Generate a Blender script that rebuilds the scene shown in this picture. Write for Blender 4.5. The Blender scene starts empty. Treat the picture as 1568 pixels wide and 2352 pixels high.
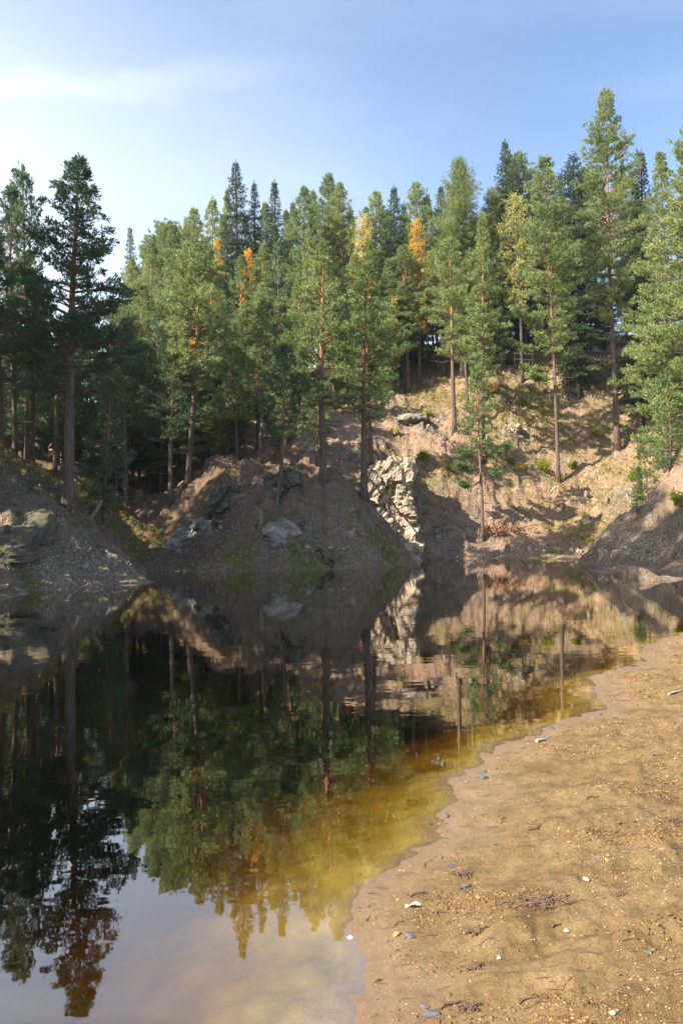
import bpy, math, random
import numpy as np
from mathutils import Matrix, Vector, Euler

random.seed(7); RNG = np.random.default_rng(7)
S = bpy.context.scene
C = S.collection

# ------------------------------------------------------------------ camera
FPX = 1700.0; CX = 784.0; CY = 1176.0          # picture measured on a 1568 x 2352 grid
PITCH = math.radians(1.65); ROLL = math.radians(-0.8)
CAM_H = 1.6
cam_d = bpy.data.cameras.new('camera'); cam = bpy.data.objects.new('camera', cam_d); C.objects.link(cam)
cam_d.sensor_fit = 'HORIZONTAL'; cam_d.sensor_width = 24.0; cam_d.lens = 24.0*FPX/1568.0
cam_d.clip_start = 0.05; cam_d.clip_end = 2000
RM = Matrix.Rotation(math.pi/2+PITCH, 4, 'X') @ Matrix.Rotation(ROLL, 4, 'Z')
cam.matrix_world = Matrix.Translation((0, 0, CAM_H)) @ RM
S.camera = cam
S.render.resolution_x = 682; S.render.resolution_y = 1024

# ------------------------------------------------------------------ light
SUN_AZ = math.radians(121)      # degrees to the left of the view direction
SUN_EL = math.radians(37)
w = bpy.data.worlds.new('World'); S.world = w; w.use_nodes = True
nt = w.node_tree; nt.nodes.clear()
def N(nt, t, **k):
    n = nt.nodes.new(t)
    for a, b in k.items(): setattr(n, a, b)
    return n
def L(nt, a, b): nt.links.new(a, b)
out = N(nt, 'ShaderNodeOutputWorld'); bg = N(nt, 'ShaderNodeBackground')
sky = N(nt, 'ShaderNodeTexSky', sky_type='NISHITA', sun_disc=False)
sky.sun_elevation = SUN_EL; sky.sun_rotation = -SUN_AZ; sky.air_density = 1.0; sky.dust_density = 1.2; sky.ozone_density = 1.6
geo = N(nt, 'ShaderNodeTexCoord')
# thin cirrus: noise on the view direction projected on a high plane
sep = N(nt, 'ShaderNodeSeparateXYZ'); L(nt, geo.outputs['Generated'], sep.inputs[0])
zc = N(nt, 'ShaderNodeMath', operation='ADD'); zc.inputs[1].default_value = 0.12; L(nt, sep.outputs['Z'], zc.inputs[0])
zm = N(nt, 'ShaderNodeMath', operation='MAXIMUM'); zm.inputs[1].default_value = 0.05; L(nt, zc.outputs[0], zm.inputs[0])
dx = N(nt, 'ShaderNodeMath', operation='DIVIDE'); L(nt, sep.outputs['X'], dx.inputs[0]); L(nt, zm.outputs[0], dx.inputs[1])
dy = N(nt, 'ShaderNodeMath', operation='DIVIDE'); L(nt, sep.outputs['Y'], dy.inputs[0]); L(nt, zm.outputs[0], dy.inputs[1])
cmb = N(nt, 'ShaderNodeCombineXYZ'); L(nt, dx.outputs[0], cmb.inputs[0]); L(nt, dy.outputs[0], cmb.inputs[1])
mp = N(nt, 'ShaderNodeMapping'); mp.inputs['Rotation'].default_value = (0, 0, math.radians(12)); mp.inputs['Scale'].default_value = (0.55, 1.5, 1)
L(nt, cmb.outputs[0], mp.inputs['Vector'])
n1 = N(nt, 'ShaderNodeTexNoise'); n1.inputs['Scale'].default_value = 1.3; n1.inputs['Detail'].default_value = 9; n1.inputs['Roughness'].default_value = 0.55; n1.inputs['Distortion'].default_value = 0.7
L(nt, mp.outputs[0], n1.inputs['Vector'])
cr = N(nt, 'ShaderNodeValToRGB'); cr.color_ramp.elements[0].position = 0.45; cr.color_ramp.elements[1].position = 0.85
cr.color_ramp.elements[1].color = (.10, .10, .10, 1); L(nt, n1.outputs['Fac'], cr.inputs[0])
# one streak of cirrus, soft across its width, and a thin veil that thickens to the left
def lin(a, b, c, d):       # a*X + b*Y + c*Z + d on the view direction
    m = None
    v = N(nt, 'ShaderNodeVectorMath', operation='DOT_PRODUCT'); v.inputs[1].default_value = (a, b, c)
    L(nt, geo.outputs['Generated'], v.inputs[0])
    ad = N(nt, 'ShaderNodeMath', operation='ADD'); ad.inputs[1].default_value = d; L(nt, v.outputs['Value'], ad.inputs[0]); return ad
STREAK = lin(0, 0, 1, 0)   # replaced below
mix = N(nt, 'ShaderNodeMix', data_type='RGBA'); 
L(nt, cr.outputs['Color'], mix.inputs['Factor']); L(nt, sky.outputs['Color'], mix.inputs['A']); mix.inputs['B'].default_value = (7.2, 7.4, 7.8, 1)
nw = N(nt, 'ShaderNodeTexNoise'); nw.inputs['Scale'].default_value = 5; nw.inputs['Detail'].default_value = 8; nw.inputs['Roughness'].default_value = .6
L(nt, geo.outputs['Generated'], nw.inputs['Vector'])
sa = RM.to_3x3() @ Vector(((0-CX)/FPX, -(222-CY)/FPX, -1)); sb = RM.to_3x3() @ Vector(((880-CX)/FPX, -(148-CY)/FPX, -1))
nrm = sa.cross(sb).normalized()
STREAK = lin(nrm.x, nrm.y, nrm.z, 0)
wob = N(nt, 'ShaderNodeMath', operation='MULTIPLY_ADD'); wob.inputs[1].default_value = 0.10; L(nt, nw.outputs['Fac'], wob.inputs[0])
sh = N(nt, 'ShaderNodeMath', operation='ADD'); sh.inputs[1].default_value = -0.05; L(nt, STREAK.outputs[0], sh.inputs[0]); L(nt, sh.outputs[0], wob.inputs[2])
ab = N(nt, 'ShaderNodeMath', operation='ABSOLUTE'); L(nt, wob.outputs[0], ab.inputs[0])
mr = N(nt, 'ShaderNodeMapRange', interpolation_type='SMOOTHERSTEP'); mr.inputs['From Min'].default_value = 0.024; mr.inputs['From Max'].default_value = 0.0
mr.inputs['To Min'].default_value = 0; mr.inputs['To Max'].default_value = 0.11; L(nt, ab.outputs[0], mr.inputs['Value'])
along = lin(1, 0, 0, 0)
mr2 = N(nt, 'ShaderNodeMapRange', interpolation_type='SMOOTHSTEP'); mr2.inputs['From Min'].default_value = 0.10; mr2.inputs['From Max'].default_value = -0.35
L(nt, along.outputs[0], mr2.inputs['Value'])
ml = N(nt, 'ShaderNodeMath', operation='MULTIPLY'); L(nt, mr.outputs[0], ml.inputs[0]); L(nt, mr2.outputs[0], ml.inputs[1])
mix2 = N(nt, 'ShaderNodeMix', data_type='RGBA'); L(nt, ml.outputs[0], mix2.inputs['Factor']); L(nt, mix.outputs['Result'], mix2.inputs['A']); mix2.inputs['B'].default_value = (7.5, 7.3, 7.1, 1)
veil = N(nt, 'ShaderNodeMapRange', interpolation_type='SMOOTHSTEP'); veil.inputs['From Min'].default_value = 0.5; veil.inputs['From Max'].default_value = -0.75; veil.inputs['To Max'].default_value = 0.85
L(nt, lin(.9, 0, .45, -.02).outputs[0], veil.inputs['Value'])
mix3 = N(nt, 'ShaderNodeMix', data_type='RGBA'); ve = N(nt, 'ShaderNodeMapRange', interpolation_type='SMOOTHSTEP'); ve.inputs['From Min'].default_value = 0.80; ve.inputs['From Max'].default_value = 0.40; L(nt, sep.outputs['Z'], ve.inputs['Value'])
vy = N(nt, 'ShaderNodeMapRange', interpolation_type='SMOOTHSTEP'); vy.inputs['From Min'].default_value = 0.0; vy.inputs['From Max'].default_value = 0.5; L(nt, sep.outputs['Y'], vy.inputs['Value'])
v1 = N(nt, 'ShaderNodeMath', operation='MULTIPLY'); L(nt, ve.outputs[0], v1.inputs[0]); L(nt, vy.outputs[0], v1.inputs[1])
v2 = N(nt, 'ShaderNodeMath', operation='MULTIPLY'); L(nt, v1.outputs[0], v2.inputs[0]); L(nt, veil.outputs[0], v2.inputs[1]); L(nt, v2.outputs[0], mix3.inputs['Factor']); L(nt, mix2.outputs['Result'], mix3.inputs['A']); mix3.inputs['B'].default_value = (5.7, 6.0, 6.5, 1)
L(nt, mix3.outputs['Result'], bg.inputs['Color']); bg.inputs['Strength'].default_value = 0.105
L(nt, bg.outputs[0], out.inputs[0])

sun_d = bpy.data.lights.new('sun', 'SUN'); sun = bpy.data.objects.new('sun', sun_d); C.objects.link(sun)
sun_d.energy = 5.0; sun_d.angle = math.radians(0.5); sun_d.color = (1.0, 0.90, 0.76)
sdir = Vector((-math.sin(SUN_AZ)*math.cos(SUN_EL), math.cos(SUN_AZ)*math.cos(SUN_EL), math.sin(SUN_EL)))
sun.rotation_euler = sdir.to_track_quat('Z', 'Y').to_euler(); sun.location = (-30, 10, 40)
S.view_settings.view_transform = 'Standard'; S.view_settings.look = 'None'; S.view_settings.gamma = 1
S.view_settings.exposure = 1.5
S.render.engine = 'CYCLES'
S.cycles.transparent_max_bounces = 12; S.cycles.max_bounces = 8; S.cycles.diffuse_bounces = 3

# ------------------------------------------------------------------ helpers
R3 = np.array(RM.to_3x3())
def ray(px, py):
    return R3 @ np.array([(px-CX)/FPX, -(py-CY)/FPX, -1.0])
def P(px, py, D):
    d = ray(px, py); return np.array([0, 0, CAM_H]) + d*(D/d[1])
def W(px, py, z=0.0):
    d = ray(px, py); return np.array([0, 0, CAM_H]) + d*((z-CAM_H)/d[2])

_T = np.random.default_rng(3).random((256, 256)); _T3 = np.random.default_rng(4).random((64, 64, 64))
def vn(x, y, s=0):
    x = x+s*17.31; y = y+s*9.77
    xi = np.floor(x).astype(int); yi = np.floor(y).astype(int); fx = x-xi; fy = y-yi
    fx = fx*fx*fx*(fx*(fx*6-15)+10); fy = fy*fy*fy*(fy*(fy*6-15)+10)
    a = _T[xi & 255, yi & 255]; b = _T[(xi+1) & 255, yi & 255]; c = _T[xi & 255, (yi+1) & 255]; d = _T[(xi+1) & 255, (yi+1) & 255]
    return (a+(b-a)*fx+(c-a)*fy+(a-b-c+d)*fx*fy)*2-1
def fbm(x, y, o=4, s=0, g=.5):
    r = 0; a = 1; f = 1
    for i in range(o):
        r = r+a*vn(x*f, y*f, s+i*3); a *= g; f *= 2.03
    return r
def ridge(x, y, o=4, s=0):
    r = 0; a = 1; f = 1
    for i in range(o):
        r = r+a*(1-2*np.abs(vn(x*f, y*f, s+i*3))); a *= .5; f *= 2.1
    return r
def vn3(p):
    i = np.floor(p).astype(int); f = p-i; f = f*f*(3-2*f); r = 0
    for a in (0, 1):
        for b in (0, 1):
            for c in (0, 1):
                wgt = (f[:, 0] if a else 1-f[:, 0])*(f[:, 1] if b else 1-f[:, 1])*(f[:, 2] if c else 1-f[:, 2])
                r = r+wgt*_T3[(i[:, 0]+a) & 63, (i[:, 1]+b) & 63, (i[:, 2]+c) & 63]
    return r*2-1
def sstep(a, b, x):
    t = np.clip((x-a)/(b-a), 0, 1); return t*t*(3-2*t)

def mesh_np(name, V, F, mats, smooth=False, mi=None):
    V = np.ascontiguousarray(V, dtype=np.float32); F = np.ascontiguousarray(F, dtype=np.int32)
    me = bpy.data.meshes.new(name); k = F.shape[1]
    me.vertices.add(len(V)); me.vertices.foreach_set('co', V.ravel())
    me.loops.add(F.size); me.loops.foreach_set('vertex_index', F.ravel())
    me.polygons.add(len(F)); me.polygons.foreach_set('loop_start', np.arange(0, F.size, k, dtype=np.int32))
    me.polygons.foreach_set('loop_total', np.full(len(F), k, dtype=np.int32))
    if mi is not None: me.polygons.foreach_set('material_index', np.ascontiguousarray(mi, dtype=np.int32))
    me.update(calc_edges=True); me.validate()
    for m in (mats if isinstance(mats, (list, tuple)) else [mats]): me.materials.append(m)
    me.polygons.foreach_set('use_smooth', np.full(len(F), bool(smooth)))
    return me
def ob(name, me, parent=None, loc=(0, 0, 0)):
    o = bpy.data.objects.new(name, me); C.objects.link(o); o.location = loc
    if parent: o.parent = parent
    return o
def tag(o, label=None, cat=None, group=None, kind=None):
    if label: o['label'] = label
    if cat: o['category'] = cat
    if group: o['group'] = group
    if kind: o['kind'] = kind
    return o
def empty(name, loc, rz=0.0):
    o = bpy.data.objects.new(name, None); C.objects.link(o); o.location = loc; o.rotation_euler = (0, 0, rz)
    o.empty_display_size = .3; return o

class Geo:
    """collects triangles"""
    def __init__(s): s.v = []; s.f = []; s.n = 0
    def add(s, v, f):
        v = np.asarray(v, float).reshape(-1, 3); f = np.asarray(f, int)
        s.v.append(v); s.f.append(f+s.n); s.n += len(v)
    def tube(s, pts, rad, k=6, cap=True):
        pts = np.asarray(pts, float); rad = np.asarray(rad, float); n = len(pts)
        t = np.gradient(pts, axis=0); t /= np.linalg.norm(t, axis=1)[:, None]+1e-9
        ref = np.array([0, 0, 1.]) if abs(t[0, 2]) < .8 else np.array([1., 0, 0])
        u = np.cross(t, ref); u /= np.linalg.norm(u, axis=1)[:, None]+1e-9; v = np.cross(t, u)
        a = np.arange(k)*2*math.pi/k
        ring = pts[:, None]+rad[:, None, None]*(np.cos(a)[None, :, None]*u[:, None]+np.sin(a)[None, :, None]*v[:, None])
        i = np.arange(n-1)[:, None]*k; j = np.arange(k)[None]; j2 = (j+1) % k
        A = (i+j).ravel(); B = (i+j2).ravel(); Cc = (i+k+j2).ravel(); D = (i+k+j).ravel()
        f = np.concatenate([np.stack([A, B, Cc], 1), np.stack([A, Cc, D], 1)])
        vv = ring.reshape(-1, 3)
        if cap:
            vv = np.concatenate([vv, pts[:1], pts[-1:]]); m = n*k
            jj = np.arange(k); f = np.concatenate([f, np.stack([(jj+1) % k, jj, np.full(k, m)], 1), np.stack([(n-1)*k+jj, (n-1)*k+(jj+1) % k, np.full(k, m+1)], 1)])
        s.add(vv, f)
    def mesh(s, name, mat, smooth=False):
        return mesh_np(name, np.concatenate(s.v), np.concatenate(s.f), mat, smooth)

# ------------------------------------------------------------------ materials
def new_mat(name):
    m = bpy.data.materials.new(name); m.use_nodes = True; t = m.node_tree; t.nodes.clear()
    o = N(t, 'ShaderNodeOutputMaterial'); b = N(t, 'ShaderNodeBsdfPrincipled'); L(t, b.outputs[0], o.inputs[0])
    b.inputs['Specular IOR Level'].default_value = .25; b.inputs['Roughness'].default_value = .85
    return m, t, b, o
def noise(t, scale, detail=4, rough=.6, vec=None, dist=0):
    n = N(t, 'ShaderNodeTexNoise'); n.inputs['Scale'].default_value = scale; n.inputs['Detail'].default_value = detail
    n.inputs['Roughness'].default_value = rough; n.inputs['Distortion'].default_value = dist
    if vec is not None: L(t, vec, n.inputs['Vector'])
    return n.outputs['Fac']
def ramp(t, fac, stops):
    r = N(t, 'ShaderNodeValToRGB'); e = r.color_ramp.elements
    while len(e) > 1: e.remove(e[0])
    e[0].position = stops[0][0]; e[0].color = (*stops[0][1], 1)
    for p, c in stops[1:]:
        q = e.new(p); q.color = (*c, 1)
    L(t, fac, r.inputs[0]); return r.outputs['Color']
def mixc(t, fac, a, b, mode='MIX'):
    m = N(t, 'ShaderNodeMix', data_type='RGBA', blend_type=mode)
    if isinstance(fac, (int, float)): m.inputs['Factor'].default_value = fac
    else: L(t, fac, m.inputs['Factor'])
    for s, v in (('A', a), ('B', b)):
        if isinstance(v, tuple): m.inputs[s].default_value = (*v, 1)
        else: L(t, v, m.inputs[s])
    return m.outputs['Result']
def mrange(t, v, a, b, c=0., d=1.):
    m = N(t, 'ShaderNodeMapRange'); m.inputs['From Min'].default_value = a; m.inputs['From Max'].default_value = b
    m.inputs['To Min'].default_value = c; m.inputs['To Max'].default_value = d; L(t, v, m.inputs['Value']); return m.outputs[0]
def math_(t, op, a, b=None):
    m = N(t, 'ShaderNodeMath', operation=op)
    for i, v in enumerate((a, b)):
        if v is None: continue
        if isinstance(v, (int, float)): m.inputs[i].default_value = v
        else: L(t, v, m.inputs[i])
    return m.outputs[0]
def bump(t, h, strength, dist, b):
    n = N(t, 'ShaderNodeBump'); n.inputs['Strength'].default_value = strength; n.inputs['Distance'].default_value = dist
    L(t, h, n.inputs['Height']); L(t, n.outputs[0], b.inputs['Normal']); return n

def ground_mat():
    m, t, b, o = new_mat('ground_soil')
    tc = N(t, 'ShaderNodeTexCoord'); v = tc.outputs['Object']
    at = N(t, 'ShaderNodeAttribute', attribute_name='mask'); sp = N(t, 'ShaderNodeSeparateColor'); L(t, at.outputs['Color'], sp.inputs[0])
    at2 = N(t, 'ShaderNodeAttribute', attribute_name='mask2'); sp2 = N(t, 'ShaderNodeSeparateColor'); L(t, at2.outputs['Color'], sp2.inputs[0])
    # leaf and needle litter over soil
    f1 = noise(t, 1.1, 5, .6, v, .4); f2 = noise(t, 7, 6, .75, v); vo = N(t, 'ShaderNodeTexVoronoi'); vo.inputs['Scale'].default_value = 9; L(t, v, vo.inputs['Vector'])
    lit = ramp(t, f2, [(.28, (.09, .055, .038)), (.38, (.27, .16, .105)), (.54, (.50, .33, .225)), (.70, (.72, .52, .375))])
    soil = ramp(t, f1, [(.33, (.38, .225, .145)), (.62, (.69, .465, .325))])
    c = mixc(t, .5, lit, soil)
    sc = N(t, 'ShaderNodeSeparateColor'); L(t, vo.outputs['Color'], sc.inputs[0])
    leaf = ramp(t, sc.outputs[0], [(.0, (.13, .075, .045)), (.55, (.26, .16, .105)), (.8, (.52, .36, .23)), (.93, (.62, .5, .36))])
    c = mixc(t, .24, c, leaf); c = mixc(t, mrange(t, noise(t, .8, 5, .65, v, .3), .54, .68, 0, .5), c, (.16, .105, .07))
    c = mixc(t, math_(t, 'MULTIPLY', at2.outputs['Alpha'], .62), c, mixc(t, mrange(t, f2, .35, .65), (.06, .036, .022), (.17, .105, .065)))  # mask alpha darkens the soil: humus colour and painted bank shade
    # gravel (pale shale chips)
    vg = N(t, 'ShaderNodeTexVoronoi'); vg.inputs['Scale'].default_value = 19; L(t, v, vg.inputs['Vector'])
    sg = N(t, 'ShaderNodeSeparateColor'); L(t, vg.outputs['Color'], sg.inputs[0])
    grav = ramp(t, sg.outputs[1], [(0, (.14, .10, .065)), (.45, (.30, .225, .145)), (.7, (.42, .33, .23)), (.9, (.56, .48, .38))])
    gm = math_(t, 'MULTIPLY', sp2.outputs[0], mrange(t, noise(t, 2.3, 4, .6, v), .34, .50))
    c = mixc(t, gm, c, grav)
    # rock
    mp_ = N(t, 'ShaderNodeMapping'); mp_.inputs['Rotation'].default_value = (.5, .7, .2); mp_.inputs['Scale'].default_value = (1, 1, 3.2); L(t, v, mp_.inputs['Vector'])
    fr = noise(t, 1.6, 8, .68, mp_.outputs[0], .6)
    rock = ramp(t, fr, [(.32, (.06, .05, .042)), (.46, (.20, .17, .145)), (.6, (.33, .29, .25)), (.75, (.46, .41, .36))])
    geo_ = N(t, 'ShaderNodeNewGeometry'); sn = N(t, 'ShaderNodeSeparateXYZ'); L(t, geo_.outputs['Normal'], sn.inputs[0])
    rm = math_(t, 'MULTIPLY', sp.outputs[2], mrange(t, noise(t, 1.4, 5, .6, v, .8), .42, .56))
    c = mixc(t, rm, c, rock)
    # moss, bilberry and grass
    fm = noise(t, 3.2, 6, .7, v, .5)
    moss = ramp(t, fm, [(.3, (.05, .052, .010)), (.5, (.16, .155, .03)), (.68, (.33, .30, .065)), (.8, (.45, .36, .11))])
    mm = math_(t, 'MULTIPLY', sp.outputs[1], mrange(t, noise(t, 1.5, 7, .75, v, .6), .45, .51))
    c = mixc(t, mm, c, moss)
    # sand of the beach
    s1 = noise(t, 5, 7, .7, v, .3); s2 = noise(t, 55, 6, .8, v); s3 = noise(t, 240, 3, .7, v)
    sand = ramp(t, s1, [(.3, (.135, .082, .030)), (.46, (.235, .155, .062)), (.66, (.33, .228, .105))])
    sand = mixc(t, mrange(t, s2, .48, .66, 0, .7), sand, (.11, .062, .022))
    sand = mixc(t, mrange(t, s3, .58, .75, 0, .65), sand, (.50, .38, .23))
    sand = mixc(t, mrange(t, s3, .42, .28, 0, .6), sand, (.12, .07, .03))
    ms = N(t, 'ShaderNodeMapping'); ms.inputs['Rotation'].default_value = (0, 0, -.45); ms.inputs['Scale'].default_value = (1.1, 4.5, 1); L(t, v, ms.inputs['Vector'])
    s4 = noise(t, 2.2, 8, .72, ms.outputs[0], .5); sand = mixc(t, mrange(t, s4, .52, .64, 0, .5), sand, (.12, .066, .025)); sand = mixc(t, mrange(t, s4, .44, .32, 0, .4), sand, (.44, .31, .17))
    wet = ramp(t, noise(t, 30, 5, .6, v), [(.3, (.18, .12, .075)), (.7, (.25, .17, .105))])
    bed = ramp(t, noise(t, 3, 6, .65, v), [(.3, (.26, .18, .07)), (.7, (.62, .45, .20))])
    sand = mixc(t, sp2.outputs[1], sand, wet); sand = mixc(t, math_(t, 'MULTIPLY', math_(t, 'POWER', sp2.outputs[1], 5.), .5), sand, (.12, .08, .05))
    sand = mixc(t, sp2.outputs[2], sand, bed)
    c = mixc(t, sp.outputs[0], c, sand)
    L(t, c, b.inputs['Base Color'])
    rr = mrange(t, sp2.outputs[1], 0, 1, .92, .42); L(t, rr, b.inputs['Roughness'])
    # relief
    hs = math_(t, 'ADD', math_(t, 'MULTIPLY', s2, 1.1), math_(t, 'MULTIPLY', s3, .5))
    hs = math_(t, 'MULTIPLY', hs, mrange(t, sp2.outputs[1], 0, 1, 1, .15))
    hf = math_(t, 'ADD', math_(t, 'MULTIPLY', f2, 16), math_(t, 'MULTIPLY', vo.outputs['Distance'], 2))
    hf = math_(t, 'ADD', hf, math_(t, 'MULTIPLY', math_(t, 'MULTIPLY', fr, sp.outputs[2]), 22))
    mh = N(t, 'ShaderNodeMix', data_type='FLOAT'); L(t, sp.outputs[0], mh.inputs['Factor']); L(t, hf, mh.inputs['A']); L(t, hs, mh.inputs['B'])
    bump(t, mh.outputs['Result'], 1.0, .018, b)
    return m

def rock_mat(name, lo, mid, hi, moss=.5):
    m, t, b, o = new_mat(name)
    tc = N(t, 'ShaderNodeTexCoord'); v = tc.outputs['Object']
    mp_ = N(t, 'ShaderNodeMapping'); mp_.inputs['Rotation'].default_value = (.5, .6, .2); mp_.inputs['Scale'].default_value = (1, 1, 2.6); L(t, v, mp_.inputs['Vector'])
    f = noise(t, 1.5, 9, .7, mp_.outputs[0], .5); f2 = noise(t, 9, 6, .75, v)
    c = ramp(t, f, [(.3, lo), (.5, mid), (.72, hi)])
    c = mixc(t, mrange(t, f2, .5, .72, 0, .55), c, lo)
    g = N(t, 'ShaderNodeNewGeometry'); sn = N(t, 'ShaderNodeSeparateXYZ'); L(t, g.outputs['Normal'], sn.inputs[0])
    mm = math_(t, 'MULTIPLY', mrange(t, sn.outputs['Z'], .35, .8), mrange(t, noise(t, 2.2, 6, .7, v), .45, .6, 0, moss))
    c = mixc(t, mm, c, (.12, .115, .03))
    L(t, c, b.inputs['Base Color'])
    bump(t, math_(t, 'ADD', math_(t, 'MULTIPLY', f, 1.5), f2), .8, .035, b)
    return m

def needle_mat(name, c1, c2, trans=.35, tip=None):
    m, t, b, o = new_mat(name)
    oi = N(t, 'ShaderNodeObjectInfo'); tc = N(t, 'ShaderNodeTexCoord')
    f = noise(t, .55, 3, .6, tc.outputs['Object']); f2 = noise(t, 6, 3, .6, tc.outputs['Object'])
    c = mixc(t, mrange(t, math_(t, 'ADD', math_(t, 'MULTIPLY', f, .6), math_(t, 'MULTIPLY', f2, .5)), .42, .68), c1, c2)
    hv = N(t, 'ShaderNodeHueSaturation'); L(t, c, hv.inputs['Color'])
    L(t, mrange(t, oi.outputs['Random'], 0, 1, .485, .515), hv.inputs['Hue'])
    L(t, mrange(t, oi.outputs['Random'], 0, 1, 1.18, .82), hv.inputs['Value'])
    hv.inputs['Saturation'].default_value = 1
    L(t, hv.outputs[0], b.inputs['Base Color']); b.inputs['Roughness'].default_value = .6
    tr = N(t, 'ShaderNodeBsdfTranslucent'); L(t, hv.outputs[0], tr.inputs['Color'])
    mx = N(t, 'ShaderNodeMixShader'); mx.inputs[0].default_value = trans
    L(t, b.outputs[0], mx.inputs[1]); L(t, tr.outputs[0], mx.inputs[2]); L(t, mx.outputs[0], o.inputs[0])
    return m
def bark_mat(name, low, high, zlo=.35, zhi=.7):
    m, t, b, o = new_mat(name)
    tc = N(t, 'ShaderNodeTexCoord'); sp = N(t, 'ShaderNodeSeparateXYZ'); L(t, tc.outputs['Generated'], sp.inputs[0])
    mp_ = N(t, 'ShaderNodeMapping'); mp_.inputs['Scale'].default_value = (1, 1, .25); L(t, tc.outputs['Object'], mp_.inputs['Vector'])
    f = noise(t, 9, 6, .75, mp_.outputs[0]); k = mrange(t, sp.outputs['Z'], zlo, zhi)
    c = mixc(t, k, low, high)
    c = mixc(t, mrange(t, f, .42, .6), mixc(t, .65, c, (.03, .024, .02)), c)
    L(t, c, b.inputs['Base Color']); bump(t, f, 1, .04, b); return m
def plain(name, c, rough=.8, var=.35, scale=20):
    m, t, b, o = new_mat(name); tc = N(t, 'ShaderNodeTexCoord'); f = noise(t, scale, 5, .7, tc.outputs['Object'])
    L(t, mixc(t, mrange(t, f, .35, .65), tuple(x*(1-var) for x in c), tuple(min(1, x*(1+var*.6)) for x in c)), b.inputs['Base Color'])
    b.inputs['Roughness'].default_value = rough; bump(t, f, .6, .01, b); return m

M = {}
M['ground'] = ground_mat()
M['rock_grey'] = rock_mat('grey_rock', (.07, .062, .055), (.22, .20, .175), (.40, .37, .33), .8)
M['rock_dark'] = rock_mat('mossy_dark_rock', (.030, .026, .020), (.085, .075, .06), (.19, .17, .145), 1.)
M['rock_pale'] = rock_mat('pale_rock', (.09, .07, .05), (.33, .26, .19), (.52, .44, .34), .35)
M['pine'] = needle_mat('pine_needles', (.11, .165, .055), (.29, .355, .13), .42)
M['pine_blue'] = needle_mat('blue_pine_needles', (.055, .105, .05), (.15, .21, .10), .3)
M['spruce'] = needle_mat('spruce_needles', (.022, .05, .02), (.06, .10, .035), .2)
M['larch'] = needle_mat('larch_needles', (.15, .20, .045), (.32, .36, .10), .4)
M['yellow'] = needle_mat('yellow_leaves', (.48, .42, .12), (.64, .58, .25), .45)
M['orange'] = needle_mat('orange_leaves', (.56, .32, .05), (.72, .50, .11), .45)
M['green_leaf'] = needle_mat('fresh_green_leaves', (.12, .18, .02), (.34, .36, .04), .45)
M['bark_pine'] = bark_mat('pine_bark', (.16, .115, .09), (.42, .21, .10))
M['bark_grey'] = bark_mat('grey_bark', (.12, .10, .085), (.18, .14, .11))
M['bark_dark'] = bark_mat('dark_bark', (.055, .045, .04), (.09, .07, .055))

# ------------------------------------------------------------------ terrain
def tps(pts, reg=0.02):
    p = np.array([q[:2] for q in pts]); z = np.array([q[2] for q in pts]); n = len(p)
    def U(r2): return r2*np.log(r2+1e-6)
    d2 = ((p[:, None]-p[None])**2).sum(-1)
    A = np.zeros((n+3, n+3)); A[:n, :n] = U(d2)+reg*np.eye(n)*50; A[:n, n] = 1; A[:n, n+1:] = p; A[n, :n] = 1; A[n+1:, :n] = p.T
    s = np.linalg.solve(A, np.concatenate([z, np.zeros(3)]))
    def f(x, y):
        r = s[n]+s[n+1]*x+s[n+2]*y
        for i in range(n): r = r+s[i]*U((x-p[i, 0])**2+(y-p[i, 1])**2)
        return r
    return f
def pk(l):
    o = []
    for q in l:
        if len(q) == 3: o.append(P(*q))
        elif len(q) == 2: o.append(W(*q))
        else: o.append(np.array(q[1:]) if q[0] == 'w' else None)
    return o
# mound in the middle of the pond's far side
mound_f = tps(pk([(335, 1312), (450, 1312), (600, 1311), (760, 1308), (880, 1304), (955, 1299),
    ('w', -9.5, 29, -.9), ('w', -4, 29, -1.0), ('w', 0, 30, -1.0), ('w', 3, 31, -1.2), ('w', 6.5, 34, -1.5), ('w', 6.5, 38, -1.5), ('w', 5, 41, -1.0),
    (660, 1262, 33.2), (665, 1205, 34.6), (560, 1208, 34.7), (610, 1168, 35.8), (515, 1240, 33.9), (460, 1272, 33.1), (480, 1165, 39.6), (520, 1185, 38.4), (440, 1235, 37.9), (470, 1215, 38.4), (385, 1262, 36.6), (640, 1165, 35.8), (740, 1152, 36), (840, 1170, 36.5), (800, 1230, 34.6),
    (700, 1078, 38.5), (775, 1094, 38.2), (600, 1088, 39.5), (480, 1062, 42), (540, 1050, 42.5), (430, 1100, 42), (860, 1165, 37.8), (915, 1240, 37.6), (890, 1268, 35.8), (950, 1293, 37),
    (400, 1205, 39.4), (345, 1262, 37.0), (320, 1168, 42), (300, 1158, 44), (380, 1138, 42.5), (345, 1215, 40.2), (255, 1250, 37), (230, 1225, 39.5),
    ('w', -4.5, 44, 4.6), ('w', -1, 43.5, 3.2), ('w', 1.0, 41.5, 2.2), ('w', 3, 40.5, .2), ('w', 2.5, 45, -1), ('w', -3, 50, 2.5), ('w', -9, 50, 4.5), ('w', 10, 45, -4), ('w', -13, 38, 1.6), ('w', -14, 44, 4)]))
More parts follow.
